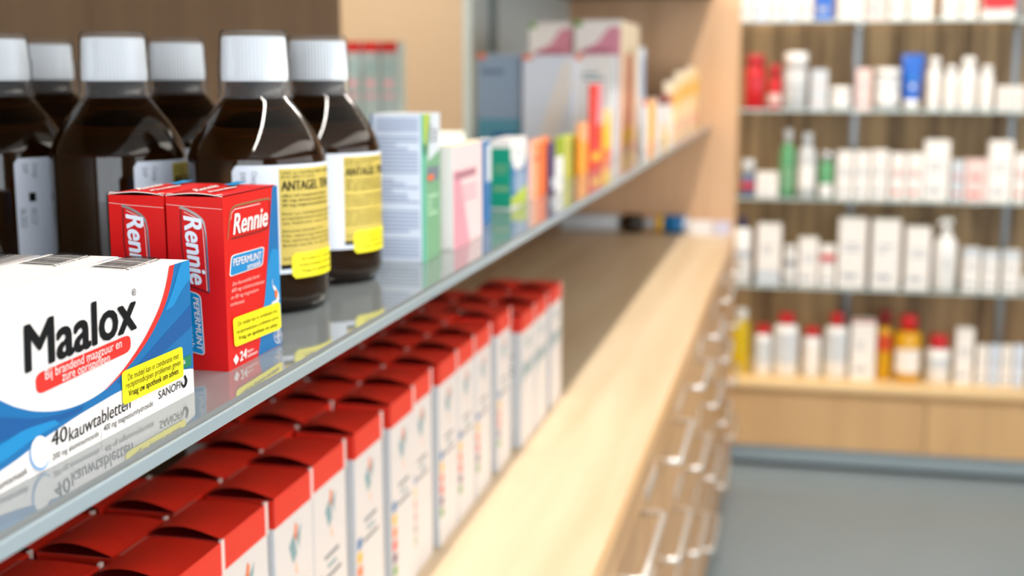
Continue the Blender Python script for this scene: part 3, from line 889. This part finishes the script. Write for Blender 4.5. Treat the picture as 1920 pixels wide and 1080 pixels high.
GRP2 = 'pink topped cartons standing behind the tall cartons'
d5 = list(tall(1077, 1166, 38, 2.80, 0.33)); d4 = list(tall(992, 1074, 42, 2.81, 0.2))
carton('pink_topped_carton', tuple(d4), 'tall pink and white carton with lime corner, behind the pale white carton', WHITE, None, GRP2, art_pinktop)
carton('pink_topped_carton', tuple(d5), 'tall pink and white carton with salmon side, tallest on the shelf', WHITE, {'+x': CREAMC}, GRP2, art_pinktop)
carton('pale_blue_carton', px_box(1199, 279, 1194, 1207, 88), 'tall thin pale blue carton beside the salmon-sided one', LGREY, {'+x': PALEB}, None, lambda FX, FY: rect(FX, 0, .5, 1, .9, GBLUE, 1))
carton('striped_carton', px_box(1212, 284, 1203, 1232, 188), 'small white carton with a broad orange-yellow stripe', WHITE, None, None,
       lambda FX, FY: (rect(FX, .1, 0, .75, 1, AMB2, 1), rect(FX, .2, .2, .6, .9, YEL2, 2), rect(FY, 0, .9, 1, 1, ORANGE, 1)))
carton('maroon_topped_carton', px_box(1241, 266, 1232, 1259, 182), 'small white carton with dark maroon top band', WHITE, {'+z': DKRED}, None,
       lambda FX, FY: (rect(FX, 0, .82, 1, 1, mat('maroon_print', (130, 50, 50), .5), 1), rect(FY, 0, .82, 1, 1, mat('maroon_print', (130, 50, 50), .5), 1), FX.poly([(0, 0), (.6, 0), (.2, .4), (0, .5)], YEL2, 1)))
GRP3 = 'peach yellow cartons near the end panel'
for (y0, y1, lu, tv, lab) in ((3.44, 3.62, 1243, 152, 'peach yellow carton standing first in the row near the end panel'),
                 (3.70, 3.92, 1262, 134, 'peach yellow carton with grey top, behind the first one near the end panel'),
                 (4.02, 4.28, 1282, 126, 'peach yellow carton closest to the end panel')):
    carton('peach_carton', (on_y(lu, 240, y0).x, -.325, y0, y1, on_y(1270, tv, y0).z), lab, PEACH, {'+z': LGREY, '-y': CREAMC}, GRP3, lambda FX, FY: (rect(FX, 0, .55, 1, .8, YEL2, 1), rect(FY, 0, .5, 1, .78, PEACH2, 1), rect(FX, 0, .05, 1, .25, PEACH2, 1)))

# grey cartons with red tops, seen through the gap in the back
GRP4 = 'grey cartons with red tops beyond the gap'
bs = MB(); bs.box((-1.25, 2.2, ZS - 0.02), (XB - 0.022, 3.6, ZS), GREYPANEL)
single('rear_shelf', bs, (-1.0, 2.9, ZS - 0.02), 'grey shelf beyond the gap, under the red-topped grey cartons', 'shelf')
bk = MB()
for sx in (-1.22, XB - 0.06):
    bk.box((sx, 2.25, 0), (sx + 0.03, 2.28, ZS - 0.02), GREYPANEL); bk.box((sx, 3.5, 0), (sx + 0.03, 3.53, ZS - 0.02), GREYPANEL)
o = bk.build('stand', bpy.data.objects['rear_shelf'])
for i, (ua, ub) in enumerate(((648, 677), (679, 712), (714, 745))):
    y = 2.86
    a = on_y(ua, 78, y); b_ = on_y(ub, 78, y)
    def art(FX, FY):
        rect(FY, 0, .90, 1, 1, mat('deep_red_print', (176, 14, 14), .45), 1); rect(FY, .25, .72, .75, .79, TEAL_I, 2); rect(FY, .2, .58, .7, .63, PINK2, 2); rect(FY, .1, .47, .8, .50, ROSE, 2)
    carton('red_topped_carton', (a.x, b_.x - 0.001, y, y + 0.06, a.z), ['grey carton with red top beyond the gap, half behind a bottle cap', 'grey carton with red top beyond the gap, middle of three',
            'grey carton with red top beyond the gap, beside the cream wall'][i], mat('mid_grey_card', (150, 164, 168), 0.45), {'+z': DKRED}, GRP4, art)

# ------------------------------------------------------------------ red lidded cartons under the shelf
XF = -0.37; BW = 0.0765; BD = 0.0545; BH = 0.2075; LH = 0.0235


def lidded(wd, dp, ht, lh, script):
    """origin at the base, front side at x = 0 facing the aisle, near end at y = 0"""
    t = thing('lidded_carton', (0, 0, ZC), '', 'carton')
    mb = MB(); mb.box((-dp, 0, ZC), (0, wd, ZC + ht - 0.001), mat('soft_white_card', (222, 215, 212), 0.45), {'-y': LGREY, '+z': DKRED})  # dark red top imitates the shade inside the bowed lid
    FX = Face(mb, lambda a, b: Vector((0, a * wd, ZC + b)), (1, 0, 0))
    FY = Face(mb, lambda a, b: Vector((-dp + a * dp, 0, ZC + b)), (0, -1, 0))
    zt = ht - lh
    if script:                                        # a broad brush-like word in grey teal, run across the pack
        tz = zt - 0.062
        FX.ribbon(smooth_path([(.06, tz - .012), (.16, tz + .016), (.24, tz - .006), (.36, tz + .012), (.46, tz - .004), (.58, tz + .012), (.70, tz - .004), (.82, tz + .012), (.95, tz + .002)], 5), 0.0075, TEAL_I, 1)
        para(FX, .3, zt - .03, .7, zt - .012, 2, TEAL_I, 1, 4)
    else:
        c = 0.5; zc = zt - 0.028                      # little leaping figure emblem
        FX.poly([(c - .16, zc + .004), (c - .02, zc + .012), (c + .05, zc - .006), (c - .06, zc - .012)], TEAL_I, 1)
        FX.poly([(c - .02, zc + .010), (c + .02, zc + .020), (c + .07, zc + .016), (c + .03, zc + .004)], ORANGE, 2)
        FX.poly([(c + .04, zc + .008), (c + .18, zc + .016), (c + .10, zc - .004)], TEAL_I, 1)
        FX.poly([(c + .02, zc - .010), (c + .06, zc - .024), (c + .00, zc - .020)], ORP, 1)
        for k, (aa, bb) in enumerate(((.30, .74), (.38, .66), (.24, .80))):
            rect(FX, aa, zt - .066 - .009 * k, bb, zt - .0625 - .009 * k, GREYI if k != 1 else TEAL_I, 1)
        zb = on_x(735, 955, XF).z - ZC
        for k, m_ in enumerate((BLUE, GOLD, ORANGE, INKRED, PURPLE, LIME)):
            z0 = zb - 0.0131 * k
            rect(FX, .03, z0 - .005, .20, z0 + .005, m_, 1)
    para(FY, .3, zt - .07, .8, zt - .03, 5, GREYI, 1, 2)
    mb.build('carton_body', t, 0.0005)
    # lid: bowed top sheet over a red band, with the raw white edge at the far end
    l = MB(); e = 0.0004
    l.add([(e, 0, ZC + zt), (e, wd - .004, ZC + zt), (e, wd - .004, ZC + ht), (e, 0, ZC + ht)], [(0, 1, 2, 3)], LIDRED)
    l.add([(-dp, -e, ZC + zt), (e, -e, ZC + zt), (e, -e, ZC + ht - .001), (-dp, -e, ZC + ht - .001)], [(0, 1, 2, 3)], LIDRED)
    l.box((-.0012, wd - .004, ZC + zt), (e + .0006, wd, ZC + ht + .0012), EDGEW)
    nx, ny = 14, 10; V = []
    for j in range(ny + 1):
        for i in range(nx + 1):
            a = i / nx; b = j / ny
            V.append((e - (dp + e) * (1 - a), -e + (wd - .0045) * b, ZC + ht + .0058 * math.sin(PI * a ** 0.8) * (1 - b) ** 1.6 + .0012 * math.sin(PI * a)))
    l.add(V, [(j * (nx + 1) + i, j * (nx + 1) + i + 1, (j + 1) * (nx + 1) + i + 1, (j + 1) * (nx + 1) + i) for j in range(ny) for i in range(nx)], LIDRED, True)
    l.add([(-dp + .0004, wd * .45, ZC + ht + .0008), (-dp + .003, wd * .45, ZC + ht + .0008), (-dp + .003, wd - .006, ZC + ht + .0006), (-dp + .0004, wd - .006, ZC + ht + .0006)], [(0, 1, 2, 3)],
          mat('scuffed_red_edge', (214, 96, 84), .6))
    lo = l.build('lid', t); lo['label'] = 'bowed red lid'
    return t


proto = lidded(BW, BD, BH, LH, False)
proto2 = lidded(0.089, 0.058, 0.189, 0.024, True)
FAR = [0.671, 0.764, 0.842, 0.927, 1.010, 1.105, 1.207, 1.285, 1.381, 1.462, 1.546, 1.657]
setb = [0.0, 0.0, 0.002, 0.0, 0.002, 0.0, 0.0, 0.004, 0.001, 0.001, 0.001, 0.0]
used = [False, False]
rj = random.Random(11)
GR = 'red lidded white cartons under the glossy shelf'


def put(p, k, x, y, lab):
    o = p if not used[k] else copy_tree(p)
    used[k] = True
    o.location = (x, y, ZC); o['label'] = lab; o['group'] = GR


N = len(FAR)
for i, yf in enumerate(FAR):
    put(proto, 0, XF - setb[i], yf - BW, 'red-lidded carton with coloured dots, front row, %s from cut-off end' % ORD[i])
for r in (1, 2):
    ys = []
    y = 0.60 + 0.02 * r
    while y < 1.66:
        ys.append(y); y += BW + rj.choice((0.001, 0.002, 0.006, 0.012))
    for i, y in enumerate(ys):
        if r == 2 and i in (4, 5, 8): continue
        put(proto, 0, XF - 0.0575 * r - rj.uniform(0, .001), y - BW,
            'red-lidded carton, %s row from the front, %s from cut-off end' % (('second', 'third')[r - 1], ORD[i]))
for r in range(3):
    for i, y in enumerate((1.697, 1.795, 1.915)):
        if r == 2 and i == 2: continue
        put(proto2, 1, -0.363 - 0.0605 * r, y, 'shorter red-lidded carton with brush writing, %s row, %s from far end' % (('front', 'second', 'third')[r], ('third', 'second', 'first')[i]))

# ------------------------------------------------------------------ things lying at the far end of the worktop
GRW = 'things lying across the far end of the worktop'
ye = 4.20
def lying(u0, u1, vc, r, y=ye):
    a = on_y(u0, vc, y); b = on_y(u1, vc, y)
    return a.x, b.x, ZC + r


def lathe_x(mb, x0, x1, y, z, prof, m, seg=20):
    """turned body lying along x; prof: (fraction of length, radius)"""
    V = []; F = []
    for t, r in prof:
        for k in range(seg):
            a = 2 * PI * k / seg; V.append((x0 + (x1 - x0) * t, y + r * math.cos(a), z + r * math.sin(a)))
    n = len(prof)
    for j in range(n - 1):
        for k in range(seg):
            l = (k + 1) % seg; F.append((j * seg + k, (j + 1) * seg + k, (j + 1) * seg + l, j * seg + l))
    F.append(tuple(reversed(range(seg)))); F.append(tuple((n - 1) * seg + k for k in range(seg)))
    mb.add(V, [f[::-1] for f in F], m, True)


def roll(name, u0, u1, r, parts, lab, cat, y=ye):
    a, b, z = lying(u0, u1, 425, r, y)
    t = thing(name, ((a + b) / 2, y, ZC), lab, cat, GRW)
    for nm, t0, t1, r0, r1, m in parts:
        mb = MB(); lathe_x(mb, a + (b - a) * t0, a + (b - a) * t1, y, z, [(0, r0 * .9), (.03, r0), (.97, r1), (1, r1 * .9)], m); mb.build(nm, t)


roll('paper_roll', 1022, 1166, 0.030, (('roll', 0, .97, .030, .030, LGREY), ('core', .965, 1, .014, .014, mat('brown_core', (120, 84, 50), .6))), 'long pale grey roll lying at the far end of the worktop', 'roll')
roll('brown_bottle', 1168, 1228, 0.031, (('bottle_body', 0, .55, .031, .031, mat('dark_brown_glass', (34, 20, 8), .12)), ('shoulder', .55, .68, .030, .013, mat('dark_brown_glass', (34, 20, 8), .12)),
     ('cap', .68, 1, .016, .016, LGREY)), 'dark brown bottle lying beside the grey roll on the worktop', 'bottle')
roll('blue_tube', 1231, 1290, 0.031, (('collar', 0, .22, .028, .028, YEL2), ('tube_body', .22, .86, .031, .031, BLUE), ('end_cap', .86, 1, .026, .026, PALEB)), 'bright blue tube with yellow collar lying on the worktop', 'tube')
a, b, z = lying(1294, 1336, 425, .02)
carton('flat_carton', (a, b, ye - .03, ye + .05, ZC + .042), 'small white carton lying in the light at the far end of the worktop', WHITE, None, GRW, None, ZC)
a, b, z = lying(1340, 1369, 425, .02)
carton('flat_carton', (a, b, ye - .02, ye + .05, ZC + .040), 'small lilac-grey carton lying at the worktop corner by the end panel', mat('lilac_card', (206, 204, 224), .5), None, GRW, None, ZC)

# ------------------------------------------------------------------ display wall at the far end
YI = 4.66           # front of the glass shelves
YB = YW             # its back
XL = -0.42; XRR = 1.55
PX = lambda u, v, y=YI: on_y(u, v, y)
ZFC = PX(1650, 726, YF).z          # top of the low counter
du = thing('low_cabinet', (0.5, 4.8, 0), 'low light oak cabinet on grey plinth under the display wall', 'cabinet')
bb = MB(); bb.box((XL, YB, ZFC), (XRR, YB + 0.03, 2.4), RUSTIC)
bo = single('backboard', bb, (0.5, YB + .015, ZFC), 'tall rustic brown board wall with steel uprights behind the glass shelves', 'panel')
b = MB(); b.box((XL, YF + 0.02, PX(1650, 846, YF + .02).z), (XRR, YB + 0.03, ZFC - 0.03), FARW); b.build('body', du)
zb = PX(1650, 846, YF + .02).z
xs = [PX(1380, 800, YF).x - 0.55 + 0, PX(1735, 800, YF).x]
xs = [xs[1] - 0.85, xs[1], xs[1] + 0.85]
for i in range(3):
    x0 = max(XL, xs[i] + 0.002) if i < 2 else xs[2] + .002
    x1 = (xs[i + 1] - 0.002) if i < 2 else XRR
    d = MB(); d.box((x0, YF, zb + .002), (x1, YF + 0.02, ZFC - 0.045), FARW); d.build('door', du, 0.001)
c = MB(); c.box((XL, YF - 0.012, ZFC - 0.022), (XRR, YB, ZFC), wood('oak_counter', (238, 206, 154), (222, 186, 132), 'X', 12, 14, .4)); c.build('counter_board', du, 0.001)
k = MB(); k.box((XL, YF + 0.03, 0.018), (XRR, YB, zb), PLINTHM); k.build('plinth', du)
k = MB(); k.box((XL, YF + 0.045, 0), (XRR, YB, 0.018), GAPSHADE); k.build('gap_shade_strip', du)  # dark strip stands in for the shade beneath the plinth
for u in (1599, 1893):
    p = PX(u, 300, YB - .01)
    m = MB(); m.box((p.x - .011, YB - .014, ZFC), (p.x + .011, YB, 2.4), mat('grey_steel_upright', (140, 144, 148), .35, metal=.7)); m.build('upright', bo)
SHZ = [PX(1650, 36).z, PX(1650, 206).z, PX(1650, 375).z, PX(1650, 543).z]
NAMES = ['topmost', 'second', 'third', 'lowest']
for i, z in enumerate(SHZ):
    t = thing('glass_shelf', (0.5, 4.8, z - .008), '%s glass shelf on the rustic display wall' % NAMES[i], 'shelf', 'glass shelves of the display wall')
    m = MB(); m.box((XL, YI + .001, z - .008), (XRR, YB - .016, z), GLASS); m.build('glass_pane', t)
    m = MB(); m.box((XL, YI, z - .008), (XRR, YI + .001, z), GLEDGE); m.build('front_edge', t)
    for u in (1599, 1893):
        p = PX(u, 300, YB - .01)
        m = MB(); m.box((p.x - .006, YB - .16, z - .020), (p.x + .006, YB - .0145, z - .0085), STEEL); m.build('bracket', t)
    m = MB()
    for xk in ([PX(u, 375).x for u in ((1614, 1830), (1620, 1843), (1614, 1832), (1603, 1818))[i]]):
        m.lathe(xk, YI + .012, [(.007, z - .014), (.009, z - .011), (.007, z - .0082)], STEEL, 12)
    m.build('clamp', t)

WH = mat('display_white_card', (244, 238, 232), .4)
WP = mat('display_white_plastic', (244, 242, 240), .3)
GRYP = mat('display_grey_plastic', (206, 208, 210), .35)
REDP = mat('display_red_plastic', (206, 24, 34), .3)
REDB = mat('display_crimson', (200, 40, 52), .35)
OIL = mat('golden_oil', (214, 158, 10), .15)
OIL2 = mat('yellow_oil', (206, 176, 20), .15)
GRNB = mat('green_bottle_plastic', (92, 160, 112), .25)
BLUET = mat('display_blue', (10, 96, 196), .3)
SILV = mat('silver_lid', (210, 212, 214), .2, metal=.9)
BLUSH = mat('blush_card', (238, 206, 200), .4)
LETTER = mat('display_print', (176, 182, 190), .5)
LRED = mat('display_red_print', (214, 70, 60), .5)


def dims(u0, u1, vt, row, y):
    z = ZFC if row == 4 else SHZ[row]
    a = on_y(u0, vt, y); b = on_y(u1, vt, y)
    return a.x + .0015, b.x - .0015, z, max(a.z, z + .03)


def d_carton(u0, u1, vt, row, lab, m=None, band=None, tall=None, grp=None, dy=0.0, print_=LETTER, two=False):
    y = YI + .03 + dy + (0.02 if row == 4 else 0)
    x0, x1, z, zt = dims(u0, u1, vt, row, y)
    if tall: zt = z + tall
    hz = zt - z

    def art(FX, FY):
        para(FY, .2, .5, .8, .66, 2, print_, 1, int(u0)); rect(FY, .15, .12, .7, .2, print_, 1)
        if band: rect(FY, 0, band[1], 1, band[2], band[0], 2)
        if two: rect(FY, 0, .49, 1, .51, LETTER, 2)
    dep = min(.09, max(.035, (x1 - x0) * .8))
    return carton('display_carton', (x0, x1, y, y + dep, zt), lab, m or WH, None, grp, art, z)


def d_bottle(u0, u1, vt, row, lab, body, capm, cap=.16, shoulder=.12, neck=.55, name='display_bottle', label=None, kind='bottle', dy=0.0, grp=None):
    y = YI + .06 + dy + (0.02 if row == 4 else 0)
    x0, x1, z, zt = dims(u0, u1, vt, row, y - .03)
    cx = (x0 + x1) / 2; R = (x1 - x0) / 2; h = zt - z; hb = h * (1 - cap)
    t = thing(name, (cx, y, z), lab, kind, grp)
    m = MB(); rn_ = R * neck
    m.lathe(cx, y, [(R * .92, z), (R, z + h * .02), (R, z + hb - h * shoulder), (R * .93, z + hb - h * shoulder * .6), (R * .75, z + hb - h * shoulder * .25), (rn_, z + hb)], body, 24)
    m.build(name.split('_')[-1] + '_body', t)
    m = MB(); m.lathe(cx, y, [(rn_ * 1.06, z + hb), (rn_ * 1.06, z + h * .985), (rn_ * .95, z + h)], capm, 24); m.build('cap', t)
    if label:
        m = MB(); lm, z0, z1 = label; n = 10; V = []
        for i in range(n + 1):
            a = -PI / 2 - 1.1 + 2.2 * i / n
            for zz_ in (z + h * z0, z + h * z1): V.append((cx + (R + .0006) * math.cos(a), y + (R + .0006) * math.sin(a), zz_))
        m.add(V, [(2 * i, 2 * i + 2, 2 * i + 3, 2 * i + 1) for i in range(n)], lm, True); m.build('paper_label', t)
    return t


def d_tube(u0, u1, vt, row, lab, body, capm):
    y = YI + .06
    x0, x1, z, zt = dims(u0, u1, vt, row, y - .03)
    cx = (x0 + x1) / 2; R = (x1 - x0) / 2; h = zt - z
    t = thing('cream_tube', (cx, y, z), lab, 'tube')
    m = MB(); m.lathe(cx, y, [(R * .62, z), (R * .66, z + h * .18)], capm, 24); m.build('screw_cap', t)
    n = 24; V = []; F = []; rows = 8
    for j in range(rows + 1):
        s = j / rows; ry = R * .66 * (1 - s) + .003 * s; rx = R * (.7 + .3 * s)
        for k in range(n):
            a = 2 * PI * k / n; V.append((cx + rx * math.cos(a), y + ry * math.sin(a), z + h * (.18 + .82 * s)))
    for j in range(rows):
        for k in range(n): F.append((j * n + k, j * n + (k + 1) % n, (j + 1) * n + (k + 1) % n, (j + 1) * n + k))
    F.append(tuple(rows * n + k for k in range(n)))
    m = MB(); m.add(V, F, body, True)
    FY = Face(m, lambda a, b: Vector((cx + a * R, y - R * .66 - .001, z + h * b)), (0, -1, 0))
    FY.ellipse((0, .42), .22, .05, PALEB, 1); rect(FY, -.3, .55, .3, .6, SKYB, 1)
    m.build('tube_body', t)
    return t


def d_pump(u0, u1, vt, row, lab):
    y = YI + .06
    x0, x1, z, zt = dims(u0, u1, vt, row, y - .03)
    cx = (x0 + x1) / 2; R = (x1 - x0) / 2; h = zt - z
    t = thing('pump_bottle', (cx, y, z), lab, 'bottle')
    m = MB(); m.lathe(cx, y, [(R * .94, z), (R, z + h * .02), (R, z + h * .64), (R * .9, z + h * .7), (R * .5, z + h * .74)], WP, 24)
    FY = Face(m, lambda a, b: Vector((cx + a * R, y - R - .0006, z + h * b)), (0, -1, 0))
    para(FY, -.25, .3, .25, .5, 4, LETTER, 0, 3); m.build('bottle_body', t)
    m = MB(); m.lathe(cx, y, [(R * .5, z + h * .74), (R * .5, z + h * .84), (R * .25, z + h * .85), (R * .25, z + h * .93)], WP, 20); m.build('collar', t)
    m = MB(); m.lathe(cx, y, [(R * .55, z + h * .93), (R * .6, z + h * .96), (R * .5, z + h)], WP, 20); m.tube([(cx, y, z + h * .955), (cx - R * .55, y - .012, z + h * .95), (cx - R * .8, y - .02, z + h * .925)], R * .16, WP); m.build('pump_head', t)


# topmost shelf (its packs run out of the picture at the top)
T0 = 0.20
for i, (a, b_, m_, lab) in enumerate(((1386, 1414, WH, 'pale carton first on the topmost glass shelf, next to the end panel'), (1416, 1444, PALEB, 'second pale carton on the topmost glass shelf from the end panel'),
        (1446, 1472, WH, 'third pale carton on the topmost glass shelf from the end panel'), (1474, 1500, PALEB, 'fourth pale carton on the topmost glass shelf from the end panel'),
        (1502, 1527, WH, 'pale carton touching the blue one on the topmost glass shelf'), (1530, 1567, BLUET, 'blue carton on the topmost glass shelf'),
        (1574, 1624, WH, 'wide white carton beside the blue one on the topmost glass shelf'), (1627, 1668, BLUSH, 'blush pink carton on the topmost glass shelf'),
        (1672, 1702, WH, 'white carton beside the blush pink one on the topmost glass shelf'), (1708, 1754, WH, 'broad white carton before the gap on the topmost glass shelf'),
        (1771, 1803, WH, 'first of two white cartons between the gaps of the topmost glass shelf'), (1807, 1837, WH, 'second of two white cartons between the gaps of the topmost glass shelf'))):
    d_carton(a, b_, -60, 0, lab, m_, tall=T0 + .012 * (i % 3), grp='cartons on the topmost glass shelf')
d_carton(1846, 1908, -60, 0, 'wide white carton with red upper part on the topmost glass shelf', WH, band=(REDP, .16, .9), tall=.2)
# second shelf
d_bottle(1397, 1437, 103, 1, 'large red bottle on the second glass shelf', REDP, REDB, .2, .08, .8, label=(REDB, .35, .6))
d_bottle(1439, 1468, 121, 1, 'smaller red bottle beside the large red one', REDP, REDB, .3, .1, .7, label=(BLUSH, .12, .34))
d_bottle(1470, 1517, 98, 1, 'white flip cap bottle beside the red ones on the second shelf', GRYP, WP, .28, .05, .92, label=(LETTER, .38, .42))
d_carton(1521, 1554, 130, 1, 'narrow grey-white carton before the small jar, second shelf', LGREY, print_=BLUSH)
d_bottle(1556, 1598, 163, 1, 'low white jar on the second glass shelf', WP, WP, .4, .04, .94, 'cream_jar', kind='jar')
d_carton(1606, 1636, 128, 1, 'narrow pinkish grey carton behind the steel upright, second shelf', BLUSH)
d_bottle(1642, 1691, 128, 1, 'wide grey-white tub beside the blue tube', GRYP, WP, .2, .04, .95, 'cream_tub', label=(WP, .15, .45), kind='tub')
d_tube(1692, 1737, 102, 1, 'blue cream tube standing on its white cap', BLUET, WP)
for i, (a, b_, v, lab) in enumerate(((1742, 1770, 107, 'white bottle right beside the blue tube'), (1773, 1800, 123, 'short white bottle, second after the blue tube'), (1802, 1838, 107, 'widest white bottle in the group after the blue tube'),
                            (1840, 1869, 123, 'short white bottle, fourth after the blue tube'))):
    d_bottle(a, b_, v, 1, lab, WP, WP, .2, .1, .7, label=(WH, .1, .6), grp='white bottles on the second shelf')
for i, (a, b_) in enumerate(((1872, 1888), (1890, 1906), (1908, 1924))):
    d_carton(a, b_, 161, 1, 'low white carton, %s after the short white bottles on the second shelf' % ORD[i], WH, grp='low white cartons on the second shelf')
# third shelf
d_bottle(1388, 1418, 300, 2, 'small bottle with silver-grey cap and blue label beside the end panel', mat('blue_grey_plastic', (84, 112, 150), .3), GRYP, .4, .1, .8, label=(REDB, .2, .4))
d_carton(1418, 1460, 323, 2, 'low white carton beside the green bottle', WH)
d_bottle(1463, 1494, 243, 2, 'tall green bottle with grey cap on the third shelf', GRNB, GRYP, .2, .2, .5, label=(MINT, .1, .45))
d_bottle(1497, 1533, 250, 2, 'tall clear-grey bottle beside the green one', GRYP, LGREY, .2, .18, .5, label=(WP, .15, .5))
d_bottle(1536, 1566, 284, 2, 'small green jar bottle with shiny silver lid', GRNB, SILV, .2, .03, .98, label=(WP, .02, .3))
for i, (a, b_, v, m_, pr, lab) in enumerate(((1570, 1601, 283, WH, LETTER, 'white carton, first in the long row on the third shelf'), (1603, 1634, 283, WH, LETTER, 'white carton, second in the long row on the third shelf'),
        (1636, 1668, 281, WH, LETTER, 'white carton, third in the long row on the third shelf'), (1671, 1701, 287, WH, LRED, 'white carton with red print, fourth in the long row on the third shelf'),
        (1703, 1733, 287, WH, LRED, 'white carton with red print, fifth in the long row on the third shelf'), (1735, 1784, 263, WH, LETTER, 'raised broad white carton in the middle of the third shelf'),
        (1786, 1809, 300, LGREY, LRED, 'narrow grey carton with red print on the third shelf'), (1811, 1855, 299, BLUSH, LRED, 'blush carton with red print on the third shelf'),
        (1857, 1903, 264, WH, LETTER, 'raised broad white carton by the second steel upright, third shelf'), (1905, 1928, 288, WH, LRED, 'white carton cut by the photo edge on the third shelf'))):
    d_carton(a, b_, v, 2, lab, m_, grp='cartons in the long row on the third shelf', print_=pr, two=True)
# lowest glass shelf
d_bottle(1374, 1411, 408, 3, 'white bottle with navy blue cap beside the end panel', WP, NAVY, .16, .06, .45, label=(LETTER, .4, .5))
d_carton(1420, 1467, 420, 3, 'tall white carton beside the navy capped bottle', WH, (LGREY, 0, .25))
d_bottle(1469, 1496, 461, 3, 'small white bottle with grey band on the lowest shelf', WP, WP, .2, .05, .8, label=(GREYI, .5, .64))
d_carton(1498, 1536, 446, 3, 'white carton with a red emblem on the lowest shelf', WH, None)
d_carton(1538, 1568, 460, 3, 'small white carton with red band and black foot', WH, (REDP, .62, .78))
d_carton(1574, 1628, 409, 3, 'large white carton, bigger of the two tall ones on the lowest shelf', WH)
d_carton(1637, 1692, 412, 3, 'large white carton, second of the two tall ones on the lowest shelf', WH)
d_carton(1700, 1748, 426, 3, 'tall white carton beside the pump bottle', WH)
d_pump(1755, 1801, 411, 3, 'white pump bottle on the lowest glass shelf')
for i, (a, b_, v) in enumerate(((1807, 1840, 465), (1844, 1875, 470), (1882, 1916, 470))):
    d_carton(a, b_, v, 3, 'short white carton, %s after the pump bottle' % ORD[i], WH, (LGREY, .78, 1), grp='short white cartons after the pump bottle')
d_bottle(1917, 1950, 520, 3, 'low white jar cut by the photo edge on the lowest shelf', WP, WP, .3, .05, .9, 'cream_jar', kind='jar')
# on the low counter
d_bottle(1372, 1407, 581, 4, 'yellow oil bottle with white cap beside the drawer handles', OIL2, WP, .16, .08, .7, label=(OIL2, .3, .5))
GW = 'white bottles with red caps on the low counter'
d_bottle(1414, 1449, 611, 4, 'white bottle with red cap beside the yellow oil bottle', WP, REDP, .18, .06, .72, label=(LGREY, .2, .7), grp=GW)
d_bottle(1451, 1500, 588, 4, 'large white bottle with red cap, between two smaller ones', WP, REDP, .18, .06, .58, label=(LGREY, .2, .7), grp=GW)
d_bottle(1506, 1541, 615, 4, 'small white bottle with red cap after the large one', WP, REDP, .18, .06, .78, label=(WH, .2, .7), grp=GW)
d_bottle(1547, 1594, 588, 4, 'tall white bottle with red cap beside the plain white carton', WP, REDP, .2, .06, .5, label=(LGREY, .25, .7), grp=GW)
d_carton(1597, 1645, 601, 4, 'plain white carton with thin red top between red capped and golden bottles', WH, (REDB, .97, 1))
d_bottle(1647, 1677, 584, 4, 'slim golden oil bottle with dark red cap', OIL, DKRED, .22, .12, .8, label=(mat('orange_red_label', (206, 70, 30), .4), .42, .66))
d_bottle(1679, 1733, 592, 4, 'wide golden oil bottle with red cap and white label', OIL, REDP, .24, .06, .58, label=(WH, .14, .5))
d_bottle(1739, 1787, 630, 4, 'squat white bottle with wide red cap', WP, REDP, .28, .05, .7, label=(LGREY, .3, .55), grp=GW)
d_carton(1794, 1829, 616, 4, 'tall narrow white carton after the squat red capped bottle', WH)
for i, (a, b_) in enumerate(((1833, 1854), (1857, 1876), (1879, 1900), (1903, 1924))):
    d_carton(a, b_, 648, 4, 'small pale carton, %s after the tall narrow carton on the low counter' % ORD[i], PALEB if i % 2 else WH, grp='small pale cartons on the low counter')
